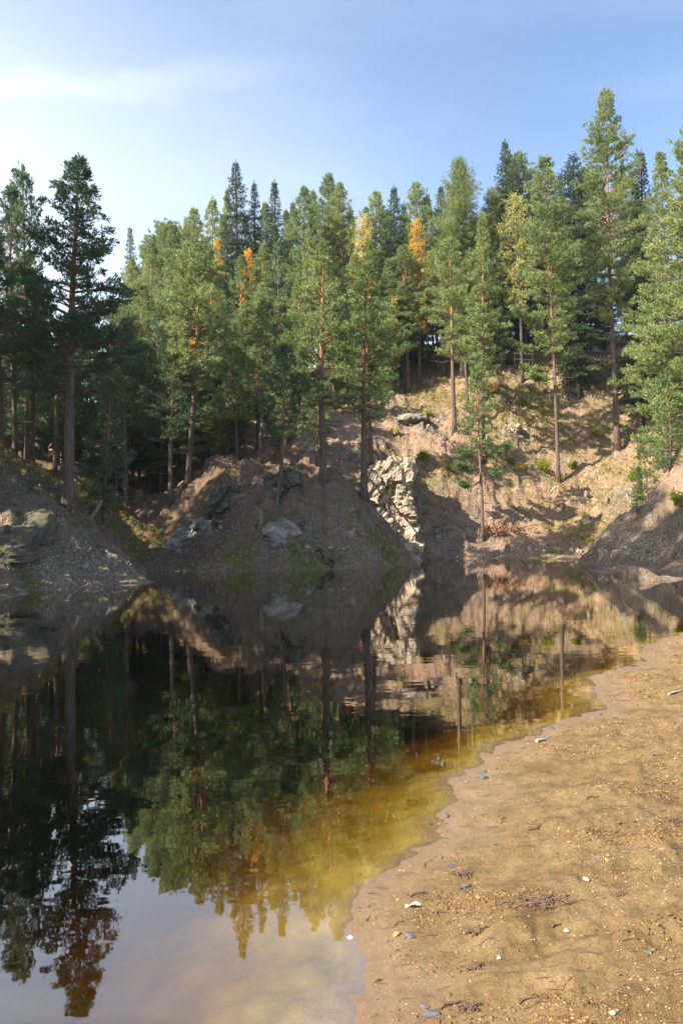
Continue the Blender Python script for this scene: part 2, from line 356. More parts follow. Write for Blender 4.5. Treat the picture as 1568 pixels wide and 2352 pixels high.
hill_f = tps(pk([(960, 1286), (1050, 1284), (1150, 1283), (1250, 1283), (1340, 1285), ('w', 20, 42, .3), ('w', 26, 42, 3), ('w', 2, 41, -1.2), ('w', 8, 40, -1.3), ('w', 15, 39.5, -1.2),
    (1107, 1238, 45.2), (1230, 1195, 47.5), (1283, 1110, 51), (1113, 1062, 51), (1047, 1003, 54), (1075, 930, 57), (1420, 1040, 54), (1195, 803, 67), (1300, 815, 66.5), (1420, 830, 66),
    (930, 830, 66), (1000, 905, 60), (960, 940, 57.5), (1180, 920, 59), (1300, 930, 59), (1430, 900, 60), (1380, 1150, 48.5), (1450, 1130, 47.5), (1520, 1020, 50), (1600, 930, 54),
    (1750, 900, 50), (1750, 1050, 42), (1040, 1095, 48), (1000, 1180, 45.5), (1000, 1240, 45), (960, 1080, 48.5), (900, 1085, 46.5), (860, 1095, 45), (800, 1075, 46), (850, 1040, 49), (930, 1010, 52.5),
    (830, 970, 54), (870, 940, 57), (720, 1030, 48), (730, 990, 52), (600, 1020, 48.5), (500, 1010, 50), (460, 990, 53), (600, 960, 56), (380, 1010, 53), (300, 1150, 46), (200, 1130, 48), (200, 1040, 56), (100, 1050, 58),
    ('w', -8, 68, 14), ('w', 0, 70, 17), ('w', 8, 75, 20), ('w', -20, 72, 14), ('w', -35, 75, 13), ('w', -40, 60, 11), ('w', 22, 78, 22), ('w', 35, 70, 20), ('w', 0, 95, 23), ('w', 25, 100, 25), ('w', -20, 95, 18), ('w', -50, 100, 15),
    ('w', 0, 140, 24), ('w', 60, 120, 25), ('w', -70, 140, 10), ('w', 45, 50, 14), ('w', -3, 41, -.8), ('w', 1, 41.5, -1.1), ('w', 60, 80, 24), ('w', -60, 50, 8)]))
left_f = tps(pk([(0, 1373), (60, 1366), (130, 1357), (220, 1349), (300, 1341), (357, 1337), ('w', -9, 22, -.8), ('w', -12, 18, -.8), ('w', -6.2, 27.5, -.9), ('w', -15.5, 17, .9), ('w', -12.5, 14, -.8), ('w', -15, 11, -.2), ('w', -18, 12.5, 1.6), ('w', -25, 10, 3.2), ('w', -7.5, 32, -.7), ('w', -5, 31, -1.4),
    (250, 1277, 26.9), (185, 1213, 27.4), (100, 1168, 27.2), (155, 1185, 27.8), (200, 1290, 25.0), (150, 1330, 23.2), (60, 1338, 21.6), (260, 1318, 25.6), (320, 1322, 26.6), (100, 1290, 23.6), (30, 1300, 22.4), (60, 1220, 24.9), (0, 1180, 25.2), (0, 1020, 30), (60, 1085, 30), (115, 1110, 31), (20, 1100, 27), (130, 1150, 29.5),
    (210, 1190, 33), (260, 1228, 36.5), (200, 1150, 38), (140, 1105, 37), (300, 1290, 31), ('w', -9.5, 35.5, .2), ('w', -11.5, 43, 2.8), ('w', -17, 42, 6), ('w', -22, 34, 7.5), ('w', -30, 30, 9), ('w', -20, 24, 4.5), ('w', -24, 18, 3), ('w', -45, 30, 11), ('w', -45, 50, 10), ('w', -8, 48, -1), ('w', -50, 15, 5), ('w', -6.3, 37, -1)]))
right_f = tps(pk([(1345, 1308), (1400, 1315), (1470, 1321), (1568, 1327), ('w', 11, 33.5, -.5), ('w', 13, 25, -1.2), ('w', 17, 24, -.8), ('w', 10.5, 36, -.8), ('w', 22, 24, .4), (1365, 1285, 33.4), (1375, 1240, 34), (1420, 1200, 34.4), (1490, 1150, 34.8), (1530, 1100, 35.5), (1565, 1062, 36),
    (1450, 1260, 32), (1500, 1210, 32.6), (1550, 1250, 30.5), (1560, 1170, 33), (1640, 1100, 33), (1640, 1220, 29), ('w', 12.3, 38, -.9), ('w', 14, 38.5, .5), ('w', 17, 39, 2.6), ('w', 22, 36, 5), ('w', 30, 34, 7), ('w', 30, 26, 3.5), ('w', 40, 30, 8), ('w', 12, 42, -2), ('w', 18, 43, .2)]))
SHORE = [(812, 2500), (808, 2352), (815, 2290), (836, 2255), (828, 2200), (800, 2135), (793, 2095), (850, 2030), (900, 1985), (935, 1955), (985, 1893), (1035, 1848), (1045, 1800), (1108, 1768), (1125, 1735), (1160, 1712), (1255, 1668), (1330, 1652),
         (1392, 1630), (1372, 1600), (1358, 1560), (1400, 1540), (1478, 1517), (1472, 1490), (1520, 1470), (1568, 1456), (1700, 1420)]
sh = [W(*q)[:2] for q in SHORE]; sh = [np.array([sh[0][0]-1.2, -6.]), np.array([sh[0][0]-.1, .8])]+sh+[np.array([30., 17.]), np.array([60., 17.])]
sh = np.array(sh); poly = np.concatenate([sh, [[60, -6]]])
def inside(x, y, pg):
    r = np.zeros(x.shape, bool); n = len(pg)
    for i in range(n):
        x1, y1 = pg[i]; x2, y2 = pg[(i+1) % n]
        c = ((y1 > y) != (y2 > y)) & (x < (x2-x1)*(y-y1)/(y2-y1+1e-12)+x1); r ^= c
    return r
def sdist(x, y):
    d = np.full(x.shape, 1e9)
    for i in range(len(sh)-1):
        a = sh[i]; b = sh[i+1]; e = b-a; t = np.clip(((x-a[0])*e[0]+(y-a[1])*e[1])/(e@e), 0, 1)
        d = np.minimum(d, (x-a[0]-t*e[0])**2+(y-a[1]-t*e[1])**2)
    d = np.sqrt(d); return np.where(inside(x, y, poly), d, -d)

ROCKY = []      # (x, y, radius, strength) rocky zones of the slopes
def rocky(px, py, D, r, s=1.): q = P(px, py, D); ROCKY.append((q[0], q[1], r, s))
rocky(665, 1240, 34, 1.6); rocky(505, 1165, 37.5, 1.8); rocky(425, 1235, 36, 1.3); rocky(815, 1240, 34.8, 1.2, .7); rocky(640, 1110, 38, 1.8, .7)
rocky(905, 1170, 43.5, 2.6, 1.3); rocky(940, 965, 57, 3.2); rocky(990, 1000, 54, 1.5); rocky(800, 1045, 47.5, 2.2); rocky(520, 1030, 49, 2.2); rocky(880, 1030, 50, 2.2)
rocky(1200, 1010, 54, 1.8, .8); rocky(1340, 905, 60, 2.4, .8); rocky(1040, 1140, 46, 2.4, .8); rocky(1160, 905, 60, 2, .6); rocky(200, 1085, 50, 3, 1.2); rocky(60, 1180, 27.5, 1.8, .7); rocky(1440, 1130, 47, 1.2, .6)
rocky(20, 1270, 25, 1.2, .7); rocky(1180, 860, 63, 1.6, .6); rocky(390, 1060, 48, 2.5, .8); rocky(1120, 950, 58, 2.5, .5); rocky(1260, 1020, 54, 2.2, .5)
MOSSY = []
def mossy(px, py, D, r, s=1.): q = P(px, py, D); MOSSY.append((q[0], q[1], r, s))
for a in [(1200, 920, 59, 6, 1), (1300, 960, 57, 4, .8), (1100, 880, 61, 4, .9), (1400, 1090, 50, 3.5, .8), (1180, 1060, 51, 3, .8), (1380, 1000, 55, 3, .6), (960, 1065, 48.5, 2.2, 1), (1010, 900, 60, 4, .9), (1350, 1240, 46, 2.5, .8),
          (1300, 850, 64, 5, 1), (1420, 870, 62, 4, .9), (930, 850, 65, 4, .8), (1450, 960, 57, 3, .8), (240, 1200, 37, 2.6, 1.3), (200, 1150, 37.5, 3.2, 1.2), (130, 1130, 33, 2, .8), (30, 1100, 29, 2.5, .9), (520, 1090, 40, 1.0, .8),
          (700, 1300, 33.2, 1.0, .8), (540, 1303, 33, 1.0, .8), (880, 1290, 35, 1.4, .9), (450, 1308, 33, .9, .6), (640, 1200, 35, .9, .8), (480, 990, 52, 4, .7), (340, 1140, 43.5, 1, .5), (1230, 1080, 51, 2, .8), (1540, 1180, 33, 1.2, .4), (70, 1335, 23.6, .7, .8)]: mossy(*a)
for q in list(MOSSY)[:0]: pass

def z_step(z): return z
def terrain(x, y):
    x = np.asarray(x, float); y = np.asarray(y, float)
    far = sstep(16, 19, y+np.abs(x)*.25)
    big = fbm(x*.22, y*.22, 3, 1); med = fbm(x*.9, y*.9, 4, 5); fine = fbm(x*3.1, y*3.1, 4, 9)
    hm = mound_f(x, y); hh = hill_f(x, y); hl = left_f(x, y); hr = right_f(x, y)
    # keep each fitted surface to its own part of the place
    hm = np.where((y < 28) | (x > 7) | (x < -15), -9., hm); hm = np.minimum(hm, 9.5)
    hm = hm-np.clip(y-47, 0, 50)*.8-np.clip(-12.5-x, 0, 9)*1.5
    hl = np.where((y < 9.5) | (x > -4.5), -9., hl); hl = np.minimum(hl, 13.)-np.clip(x+7, 0, 10)*.9*sstep(33, 36, y)
    hr = np.where((x < 9.5) | (y < 23), -9., hr); hr = np.minimum(hr, 12)
    hh = np.where(y < 40, -9., hh); hh = np.clip(hh, -9, 27)
    buttress = 4.7*np.exp(-((np.clip(x-3.35, 0, 9)/.55)**4+(np.clip(3.35-x, 0, 9)/2.6)**2+((y-45.6)/2.4)**2))
    bx = sstep(4.5, 4.1, x)*sstep(-3, 1.2, x)*sstep(43.0, 44.4, y+.5*med)*(1-sstep(46, 49, y))
    hh = np.where(bx > 0, hh*(1-bx)+bx*np.minimum(hh, 5.6), hh)
    zt = np.maximum(np.maximum(hm, hh), np.maximum(hl, hr))
    sd = sdist(x, y)
    sdw = sd+.10*fbm(x*2.2, y*2.2, 3, 21)*sstep(0, .3, np.abs(sd)+.15)+.035*fbm(x*9, y*9, 2, 23)
    zb = np.where(sdw > 0, .055*sdw+.018*np.minimum(sdw, 1.)**2, -.24*np.abs(sdw)**1.2)
    zb = np.clip(zb, -2.6, 1.6)
    on = sstep(.05, .9, sdw)
    zb = zb+on*(.032*fbm(x*1.1-.3*y, y*1.9, 3, 31)+.028*ridge(x*1.6-y*.6, y*3.4-x*1.2, 3, 33)+.015*fbm(x*11, y*16, 3, 35))+sstep(-.05, .2, sdw)*.002*fbm(x*30, y*30, 2, 37)
    land = sstep(-.1, .5, zt)
    rk = np.zeros_like(zt); 
    for (a, b, r, s) in ROCKY: rk = np.maximum(rk, s*np.exp(-(((x-a)**2+(y-b)**2)/r**2)))
    z2 = zt+land*(.35*big*sstep(1, 5, zt)+.22*med+.12*fine+.20*ridge(x*.9+.3*y, y*.32, 3, 45)*sstep(.3, 2, zt)-.05)+land*rk*(.30*ridge(x*.55, y*.3+.3*x+z_step(zt)*.0, 3, 41)+.22*(zt*1.3-np.floor(zt*1.3))-.2)+.06*med*sstep(-1, .1, zt)
    z = np.where((zt > -2.5) & (zt > zb), z2, zb)
    z = np.maximum(z, -2.7)
    return z, zt, sdw, rk
def gz(x, y):
    z = terrain(np.array([x]), np.array([y]))[0][0]; return float(z)
def ground_hit(px, py, D0=18., D1=110.):
    """point of the terrain seen at a picture position"""
    d = ray(px, py); ys = np.linspace(D0, D1, 1500); pts = np.array([0, 0, CAM_H])[None]+d[None]*(ys/d[1])[:, None]
    z = terrain(pts[:, 0], pts[:, 1])[0]; k = np.argmax(z >= pts[:, 2])
    if z[k] < pts[k, 2]: return None
    return np.array([pts[k, 0], pts[k, 1], z[k]])

NR, NC = 760, 900
tt = np.linspace(0, 1, NR); yy = 1.0*np.exp(tt*math.log(190.))
uu = np.linspace(-1, 1, NC); uu = np.sign(uu)*(np.abs(uu)*.52+np.abs(uu)**4*1.0)
X = uu[None]*(yy[:, None]+2.6); Y = np.repeat(yy[:, None], NC, 1)
# the rows wrap back behind the camera as one last fringe of ground
yb = np.array([-8., -4, -2, -.5, .3]); Xb = uu[None]*(np.abs(yb)[:, None]*0+3.6)*np.array([4, 3, 2, 1.3, 1.1])[:, None]; Yb = np.repeat(yb[:, None], NC, 1)
X = np.concatenate([Xb, X]); Y = np.concatenate([Yb, Y]); NR += 5
Z, ZT, SD, RK = terrain(X, Y)
ii = np.arange(NR-1)[:, None]*NC; jj = np.arange(NC-1)[None]
A = (ii+jj).ravel(); F = np.stack([A, A+1, A+NC+1, A+NC], 1)
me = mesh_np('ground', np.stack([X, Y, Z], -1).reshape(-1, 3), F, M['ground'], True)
gy, gx = np.gradient(Z); slope = np.abs(np.gradient(Z, axis=0)/(np.gradient(Y, axis=0)+1e-6)); slope = np.hypot(slope, np.gradient(Z, axis=1)/(np.gradient(X, axis=1)+1e-6))
isbeach = ~((ZT > -2.5) & (ZT > -.9)); near = (Y < 17.5+0*X)
sandm = np.where(near | (Z < -.25), 1., 0.)
moss = np.zeros_like(Z)
for (a, b, r, s) in MOSSY: moss = np.maximum(moss, s*np.exp(-(((X-a)**2+(Y-b)**2)/r**2)*.8))
moss = np.clip(moss*.85, 0, 1)*(1-sandm)
rockm = np.clip(RK*1.1+sstep(1.3, 2.2, slope)*.9, 0, 1)*(1-sandm)
gq = P(190, 1295, 24.8); gr = P(1450, 1260, 32); gp = P(815, 1250, 34.6)
grav = np.maximum.reduce([1.3*np.exp(-((X-gq[0])**2+(Y-gq[1])**2)/12), .8*np.exp(-((X-gr[0])**2+(Y-gr[1])**2)/16), .8*np.exp(-((X-gp[0])**2+(Y-gp[1])**2)/2)])
grav = np.clip(np.maximum(grav, .5*sstep(.5, .1, Z)*sstep(-.2, 0, Z)), 0, 1)
wetm = .85*sstep(.40, .05, SD+.10*fbm(X*4, Y*4, 3, 51))*sstep(-.1, .0, SD)*sandm
bedm = sstep(.0, -.12, SD)*sandm
humus_shade = np.where((X < 6.2) & (Y < 44), 1., 0.)*sstep(-.5, .5, 1-grav); humus_shade = np.maximum(humus_shade, sstep(9, 10, X)*sstep(36, 34, Y-.0*X)*sstep(3.2, 2.0, Z)*.8)*(1-sandm)  # dark humus with shade painted in: left bank, mound, low right bank
ca = me.color_attributes.new('mask', 'FLOAT_COLOR', 'POINT'); ca.data.foreach_set('color', np.stack([sandm, moss, rockm, np.ones_like(Z)], -1).astype(np.float32).ravel())
cb = me.color_attributes.new('mask2', 'FLOAT_COLOR', 'POINT'); cb.data.foreach_set('color', np.stack([grav, wetm, bedm, humus_shade], -1).astype(np.float32).ravel())
tag(ob('ground', me), kind='structure')

# ------------------------------------------------------------------ water
def water_mat():
    m = bpy.data.materials.new('pond_water'); m.use_nodes = True; t = m.node_tree; t.nodes.clear()
    o = N(t, 'ShaderNodeOutputMaterial'); gl = N(t, 'ShaderNodeBsdfGlossy'); tr = N(t, 'ShaderNodeBsdfTransparent'); mx = N(t, 'ShaderNodeMixShader')
    gl.inputs['Roughness'].default_value = .012; gl.inputs['Color'].default_value = (.96, .93, .88, 1)
    tc = N(t, 'ShaderNodeTexCoord'); mp_ = N(t, 'ShaderNodeMapping'); mp_.inputs['Scale'].default_value = (1, 1.6, 1); L(t, tc.outputs['Object'], mp_.inputs['Vector'])
    a = noise(t, 2.2, 2, .5, mp_.outputs[0], .3); b_ = noise(t, .35, 2, .5, tc.outputs['Object']); d_ = noise(t, 9, 1, .5, mp_.outputs[0])
    h = math_(t, 'ADD', math_(t, 'MULTIPLY', a, 1.0), math_(t, 'MULTIPLY', d_, .12))
    h = math_(t, 'MULTIPLY', h, mrange(t, b_, .35, .7, .5, 1.2))
    bp = N(t, 'ShaderNodeBump'); bp.inputs['Strength'].default_value = 1; bp.inputs['Distance'].default_value = .0014; L(t, h, bp.inputs['Height'])
    L(t, bp.outputs[0], gl.inputs['Normal'])
    g_ = N(t, 'ShaderNodeNewGeometry'); dt = N(t, 'ShaderNodeVectorMath', operation='DOT_PRODUCT'); L(t, g_.outputs['Incoming'], dt.inputs[0]); L(t, g_.outputs['True Normal'], dt.inputs[1])
    cc = math_(t, 'SUBTRACT', 1., math_(t, 'ABSOLUTE', dt.outputs['Value']))
    fr = math_(t, 'ADD', math_(t, 'MULTIPLY', math_(t, 'POWER', cc, 3.0), .84), .16)
    L(t, fr, mx.inputs[0]); L(t, tr.outputs[0], mx.inputs[1]); L(t, gl.outputs[0], mx.inputs[2]); L(t, mx.outputs[0], o.inputs['Surface'])
    va = N(t, 'ShaderNodeVolumeAbsorption'); va.inputs['Color'].default_value = (.80, .73, .12, 1); va.inputs['Density'].default_value = 10.5
    L(t, va.outputs[0], o.inputs['Volume']); return m
xs = (-45, 45); ys_ = (-5, 52)
V = [(x, y, z) for z in (-3.2, 0) for (x, y) in ((xs[0], ys_[0]), (xs[1], ys_[0]), (xs[1], ys_[1]), (xs[0], ys_[1]))]
F = [(0, 3, 2, 1), (4, 5, 6, 7), (0, 1, 5, 4), (1, 2, 6, 5), (2, 3, 7, 6), (3, 0, 4, 7)]
tag(ob('water', mesh_np('water', V, F, water_mat())), kind='structure')
#@@TREES
# ------------------------------------------------------------------ trees
def blades(P_, A_, k, ln, wd, spread, rng, droop=0.):
    """k small needle sprays at every twig position, fanned round the twig direction"""
    n = len(P_); P_ = np.repeat(P_, k, 0); A_ = np.repeat(A_, k, 0)
    d = A_*(1-spread)+rng.normal(size=(n*k, 3))*spread*.75; d[:, 2] -= droop
    d /= np.linalg.norm(d, axis=1)[:, None]+1e-9
    s = np.cross(d, rng.normal(size=(n*k, 3))); s /= np.linalg.norm(s, axis=1)[:, None]+1e-9
    l = ln*rng.uniform(.6, 1.25, n*k)[:, None]; w_ = wd*rng.uniform(.6, 1.3, n*k)[:, None]
    b = P_+rng.normal(size=(n*k, 3))*ln*.18
    V = np.stack([b, b+d*l*.75+s*w_, b+d*l-s*w_*.5], 1).reshape(-1, 3)
    return V, np.arange(n*k*3).reshape(-1, 3)

def trunk_line(H, rng, lean=0., bend=.25, n=16, curve=0.):
    t = np.linspace(0, 1, n); a = rng.uniform(0, 6.28, 2)
    x = lean*t+curve*np.exp(-(t/.10)**1.5)*1.0-curve+bend*(np.sin(t*4+a[0])-math.sin(a[0]))*t*.6
    y = bend*(np.sin(t*3.3+a[1])-math.sin(a[1]))*t*.6
    return t, np.stack([x, y, t*H], 1)

def conifer(H, R, cb, seed, shape='cone', kind='pine', lean=0., dens=1., lit=1, dead=6, curve=0., tr=None, skip=None, gap=.20, arms=()):
    """trunk mesh and crown mesh of one conifer"""
    rng = np.random.default_rng(seed); G = Geo()
    t, tl = trunk_line(H, rng, lean, .25 if kind == 'pine' else .06, 16, curve)
    r0 = tr if tr else .0095*H+.03
    rad = r0*(1-t)**.75+.012; rad[0] *= 1.75
    tl[0, 2] -= .5
    G.tube(tl, rad, 8)
    def tp(z): return np.array([np.interp(z, tl[:, 2], tl[:, i]) for i in range(3)])
    TP = []; TA = []
    z = H*cb; zs = []
    step = {'pine': .40, 'spruce': .44, 'larch': .38}[kind]/dens**.5
    while z < H*.985:
        zs.append(z); z += step*rng.uniform(.7, 1.3)*(1-.45*(z/H)**2)
    az0 = rng.uniform(0, 6.28)
    for z in zs:
        f = (z-H*cb)/(H*(1-cb))
        if shape == 'cone': pr = (1-f)**.72*min(1, .62+f*2.2)
        elif shape == 'round': pr = math.sin(math.pi*min(1, (.14+.86*f)))**.62*.98+.02
        elif shape == 'column': pr = (1-f**2.2)**.8*min(1, .6+f*1.5)
        elif shape == 'spire': pr = (1-f)**.95
        else: pr = (1-f**1.6)**.75*min(1, .35+f*1.6)
        nb = {'pine': 5, 'spruce': 6, 'larch': 6}[kind]
        for b in range(nb):
            az0 += 2.4+rng.normal()*.25
            if rng.random() < gap and f < .85: continue
            ln = R*pr*rng.uniform(.55, 1.12)
            if kind == 'pine' and rng.random() < .12: ln *= 1.25
            if skip and skip(f, az0): ln *= .35
            if ln < .12: ln = .12
            if kind == 'pine': el = math.radians(-8+62*f**1.3+rng.normal()*8); up = .22
            elif kind == 'spruce': el = math.radians(-24+66*f**2.5+rng.normal()*7); up = .22
            else: el = math.radians(5+55*f+rng.normal()*6); up = .05
            o = tp(z); h = np.array([math.cos(az0), math.sin(az0), 0.])
            n = 6; s = np.linspace(0, 1, n)
            wig = rng.normal()*.10*ln
            side = np.array([-h[1], h[0], 0.])
            pts = o+h*(s*ln*math.cos(el))[:, None]+side*(wig*np.sin(s*3))[:, None]
            pts[:, 2] += s*ln*math.sin(el)+up*ln*s*s*(1-.5*f)
            if kind == 'pine' and rng.random() < .5: pts[:, 2] += np.sin(s*5)*.05*ln
            rb = np.interp(z, tl[:, 2], rad)*.42*min(1, .35+ln/R*.7)
            G.tube(pts, rb*(1-s)**.8+.004, 4, False)
            def at(q): return np.array([np.interp(q, s, pts[:, i]) for i in range(3)])
            # side twigs
            st = {'pine': .19, 'spruce': .15, 'larch': .15}[kind]
            q0 = {'pine': .30, 'spruce': .12, 'larch': .1}[kind]
            m = max(2, int(ln*(1-q0)/st))
            qs = q0+(1-q0)*(np.arange(m)+rng.random(m))/m
            sgn = 1
            for q in qs:
                sgn = -sgn; p0 = at(q)
                sl = ln*{'pine': .34, 'spruce': .30, 'larch': .22}[kind]*(1-.62*q)*rng.uniform(.6, 1.3)+.08
                d = h*.65+side*sgn*rng.uniform(.5, 1.)
                d[2] = {'pine': rng.uniform(-.05, .45), 'spruce': rng.uniform(-.45, 0), 'larch': rng.uniform(-.4, .1)}[kind]
                d /= np.linalg.norm(d)
                c = max(1, int(sl/{'pine': .125, 'spruce': .11, 'larch': .12}[kind]+.5))
                ss = (np.arange(c)+.8)/c*sl
                pp = p0+d*ss[:, None]
                if kind == 'pine': pp[:, 2] += ss*ss*.25
                TP.append(pp); aa = np.tile(d, (c, 1)); aa[:, 2] += .45 if kind == 'pine' else -.25; TA.append(aa)
            TP.append(pts[-1:]); TA.append((h*math.cos(el)+np.array([0, 0, .6 if kind == 'pine' else .15]))[None])
    for (fh, aa_, la, ea, full) in arms:        # single long limbs
        o = tp(H*fh); h = np.array([math.cos(aa_), math.sin(aa_), 0.]); s = np.linspace(0, 1, 8); e_ = math.radians(ea)
        pts = o+h*(s*la*math.cos(e_))[:, None]; pts[:, 2] += la*(s*math.sin(e_)+.28*s*s-.10*np.sin(s*3.1)); G.tube(pts, .05*(1-s)**.7+.008, 5, False); side = np.array([-h[1], h[0], 0.])
        for q in np.linspace(.35 if full else .7, 1, 26 if full else 10):
            p0 = np.array([np.interp(q, s, pts[:, i]) for i in range(3)])
            for sg in (-1, 1):
                d = h*.5+side*sg*rng.uniform(.2, .8)+np.array([0, 0, rng.uniform(0, .5)]); ss = np.arange(1, 5)*.13*rng.uniform(.5, 1.5)*(1.25-q*.6); TP.append(p0+d*ss[:, None]+rng.normal(size=(4, 3))*.05); TA.append(np.tile(d+[0, 0, .4], (4, 1)))
    # leader
    zz = np.linspace(H*.93, H*1.0, 7); TP.append(np.array([tp(q) for q in zz])); TA.append(np.tile([0, 0, 1.], (7, 1)))
    # bare dead branches under the crown
    for i in range(dead):
        z = H*rng.uniform(max(.12, cb-.32), cb+.05); a = rng.uniform(0, 6.28); ln = R*rng.uniform(.25, .75); o = tp(z); h = np.array([math.cos(a), math.sin(a), 0]); s = np.linspace(0, 1, 6)
        pts = o+h*(s*ln)[:, None]; pts[:, 2] += -.25*ln*s+.25*ln*s*s+np.sin(s*6+a)*.04*ln
        G.tube(pts, .022*(1-s)+.006, 4, False)
        for j in range(3):
            q = rng.uniform(.3, .9); p0 = np.array([np.interp(q, s, pts[:, k_]) for k_ in range(3)]); d = h*.5+rng.normal(size=3)*.5; e = p0+d*ln*.3
            G.tube(np.stack([p0, (p0+e)/2+rng.normal(size=3)*.03, e]), np.array([.009, .007, .004]), 3, False)
    TP = np.concatenate(TP); TA = np.concatenate(TA); TA /= np.linalg.norm(TA, axis=1)[:, None]+1e-9
    if kind == 'pine': V, Fc = blades(TP, TA, 12, .21, .040, .5, rng)
    elif kind == 'spruce': V, Fc = blades(TP, TA, 9, .17, .030, .42, rng, .22)
    else: V, Fc = blades(TP, TA, 8, .24, .018, .35, rng, .45)
    return G, V, Fc

def broadleaf(H, R, cb, seed, dens=1., leaf=.09):
    rng = np.random.default_rng(seed); G = Geo(); t, tl = trunk_line(H*.95, rng, 0, .25, 12)
    tl[0, 2] -= .4; G.tube(tl, (.008*H+.02)*(1-t)**.8+.01, 7); TP = []; TA = []
    n = int(26*dens)
    for i in range(n):
        f = (i+rng.random())/n; z = H*(cb+(1-cb)*f*.95); a = i*2.4+rng.normal()*.3; ln = R*math.sin(math.pi*(.18+.80*f))**.7*rng.uniform(.6, 1.1)
        o = np.array([np.interp(z, tl[:, 2], tl[:, k]) for k in range(3)]); h = np.array([math.cos(a), math.sin(a), 0]); s = np.linspace(0, 1, 6)
        pts = o+h*(s*ln)[:, None]; pts[:, 2] += ln*(.75*s-.25*s*s)
        G.tube(pts, .03*(1-s)+.005, 4, False)
        m = int(14*ln/R)+4
        c = np.array([[np.interp(q, s, pts[:, k]) for k in range(3)] for q in rng.uniform(.35, 1, m)])+rng.normal(size=(m, 3))*.22*ln*.6
        c = np.repeat(c, 5, 0)+rng.normal(size=(m*5, 3))*.16; TP.append(c); TA.append(rng.normal(size=c.shape))
    TP = np.concatenate(TP); TA = np.concatenate(TA); TA /= np.linalg.norm(TA, axis=1)[:, None]
    V, Fc = blades(TP, TA, 4, leaf*1.5, leaf*.5, .8, rng, .1)
    return G, V, Fc

MESHES = {}
def tree_meshes(key, spec):
    if key in MESHES: return MESHES[key]
    k = dict(spec); kind = k.pop('kind', 'pine'); mat = k.pop('mat', None); bark = k.pop('bark', None)
    if kind == 'leafy': G, V, Fc = broadleaf(**k)
    else: G, V, Fc = conifer(kind=kind, **k)
    mat = mat or {'pine': 'pine', 'spruce': 'spruce', 'larch': 'larch', 'leafy': 'yellow'}[kind]
    bark = bark or {'pine': 'bark_pine', 'spruce': 'bark_dark', 'larch': 'bark_grey', 'leafy': 'bark_grey'}[kind]
    MESHES[key] = (G.mesh('trunk', M[bark], True), mesh_np('crown', V, Fc, M[mat]), spec['H'])
    return MESHES[key]
TREES = []
def plant(name, key, spec, x, y, H, label, group=None, rz=None, wscale=1., cat='tree', dz=0.):
    tm, cm, h0 = tree_meshes(key, spec)
    r = empty(name, (x, y, gz(x, y)-.05+dz), rz if rz is not None else 0.); s = H/h0; r.scale = (s*wscale, s*wscale, s)
    tag(r, label, cat, group)
    ob('trunk', tm, r); ob('crown', cm, r); TREES.append((x, y, H)); return r
def by_pixel(name, key, spec, px, D, top, label, group=None, lean=0., **kw):
    """stands at depth D under picture column px; its tip reaches picture row top"""
    q = P(px, 1150, D); z0 = gz(q[0], q[1]); d = P(px, top, D); H = d[2]-z0
    sp = dict(spec); sp['H'] = H
    if 'arms' in sp: sp['arms'] = [(a_, b_, c_*D/FPX, d_, e_) for a_, b_, c_, d_, e_ in sp['arms']]
    for a in ('R', 'lean', 'curve'):
        if a in sp: sp[a] = sp[a]*D/FPX        # widths given in picture units
    return plant(name, key, sp, q[0], q[1], H, label, group, **kw)

g_edge = 'pines of the dark left bank'; g_mid = 'pines on the shaded mound'; g_slope = 'pines on the sunlit slope'; g_sky = 'trees on the skyline'
H_ = by_pixel
def D_(seed, R, cb, **k): return dict(seed=seed, R=R, cb=cb, **k)
# left bank
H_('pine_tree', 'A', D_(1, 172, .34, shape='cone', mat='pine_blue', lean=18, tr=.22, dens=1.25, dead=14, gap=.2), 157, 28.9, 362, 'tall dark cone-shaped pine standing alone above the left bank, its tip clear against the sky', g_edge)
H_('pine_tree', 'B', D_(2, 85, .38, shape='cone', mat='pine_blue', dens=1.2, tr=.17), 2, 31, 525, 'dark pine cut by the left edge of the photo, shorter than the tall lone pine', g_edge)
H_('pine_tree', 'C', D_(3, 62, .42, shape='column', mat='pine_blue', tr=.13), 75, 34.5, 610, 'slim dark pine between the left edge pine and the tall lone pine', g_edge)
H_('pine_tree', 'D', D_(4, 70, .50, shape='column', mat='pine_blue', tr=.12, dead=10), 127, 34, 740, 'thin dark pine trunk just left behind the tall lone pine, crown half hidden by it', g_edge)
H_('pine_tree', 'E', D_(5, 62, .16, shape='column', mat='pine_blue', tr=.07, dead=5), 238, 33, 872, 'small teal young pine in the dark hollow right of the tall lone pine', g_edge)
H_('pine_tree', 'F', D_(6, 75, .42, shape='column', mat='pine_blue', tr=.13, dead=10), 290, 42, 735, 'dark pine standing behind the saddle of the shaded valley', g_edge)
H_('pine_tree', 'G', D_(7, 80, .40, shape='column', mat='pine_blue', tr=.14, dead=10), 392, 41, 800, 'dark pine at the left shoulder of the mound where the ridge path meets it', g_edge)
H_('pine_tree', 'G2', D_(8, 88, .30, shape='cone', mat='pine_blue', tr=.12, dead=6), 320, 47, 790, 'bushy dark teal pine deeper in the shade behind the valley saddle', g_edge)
H_('pine_tree', 'G3', D_(9, 95, .30, shape='cone', mat='pine_blue', tr=.12), 60, 38, 770, 'broad dark pine low behind the left bank between the edge pines', g_edge)
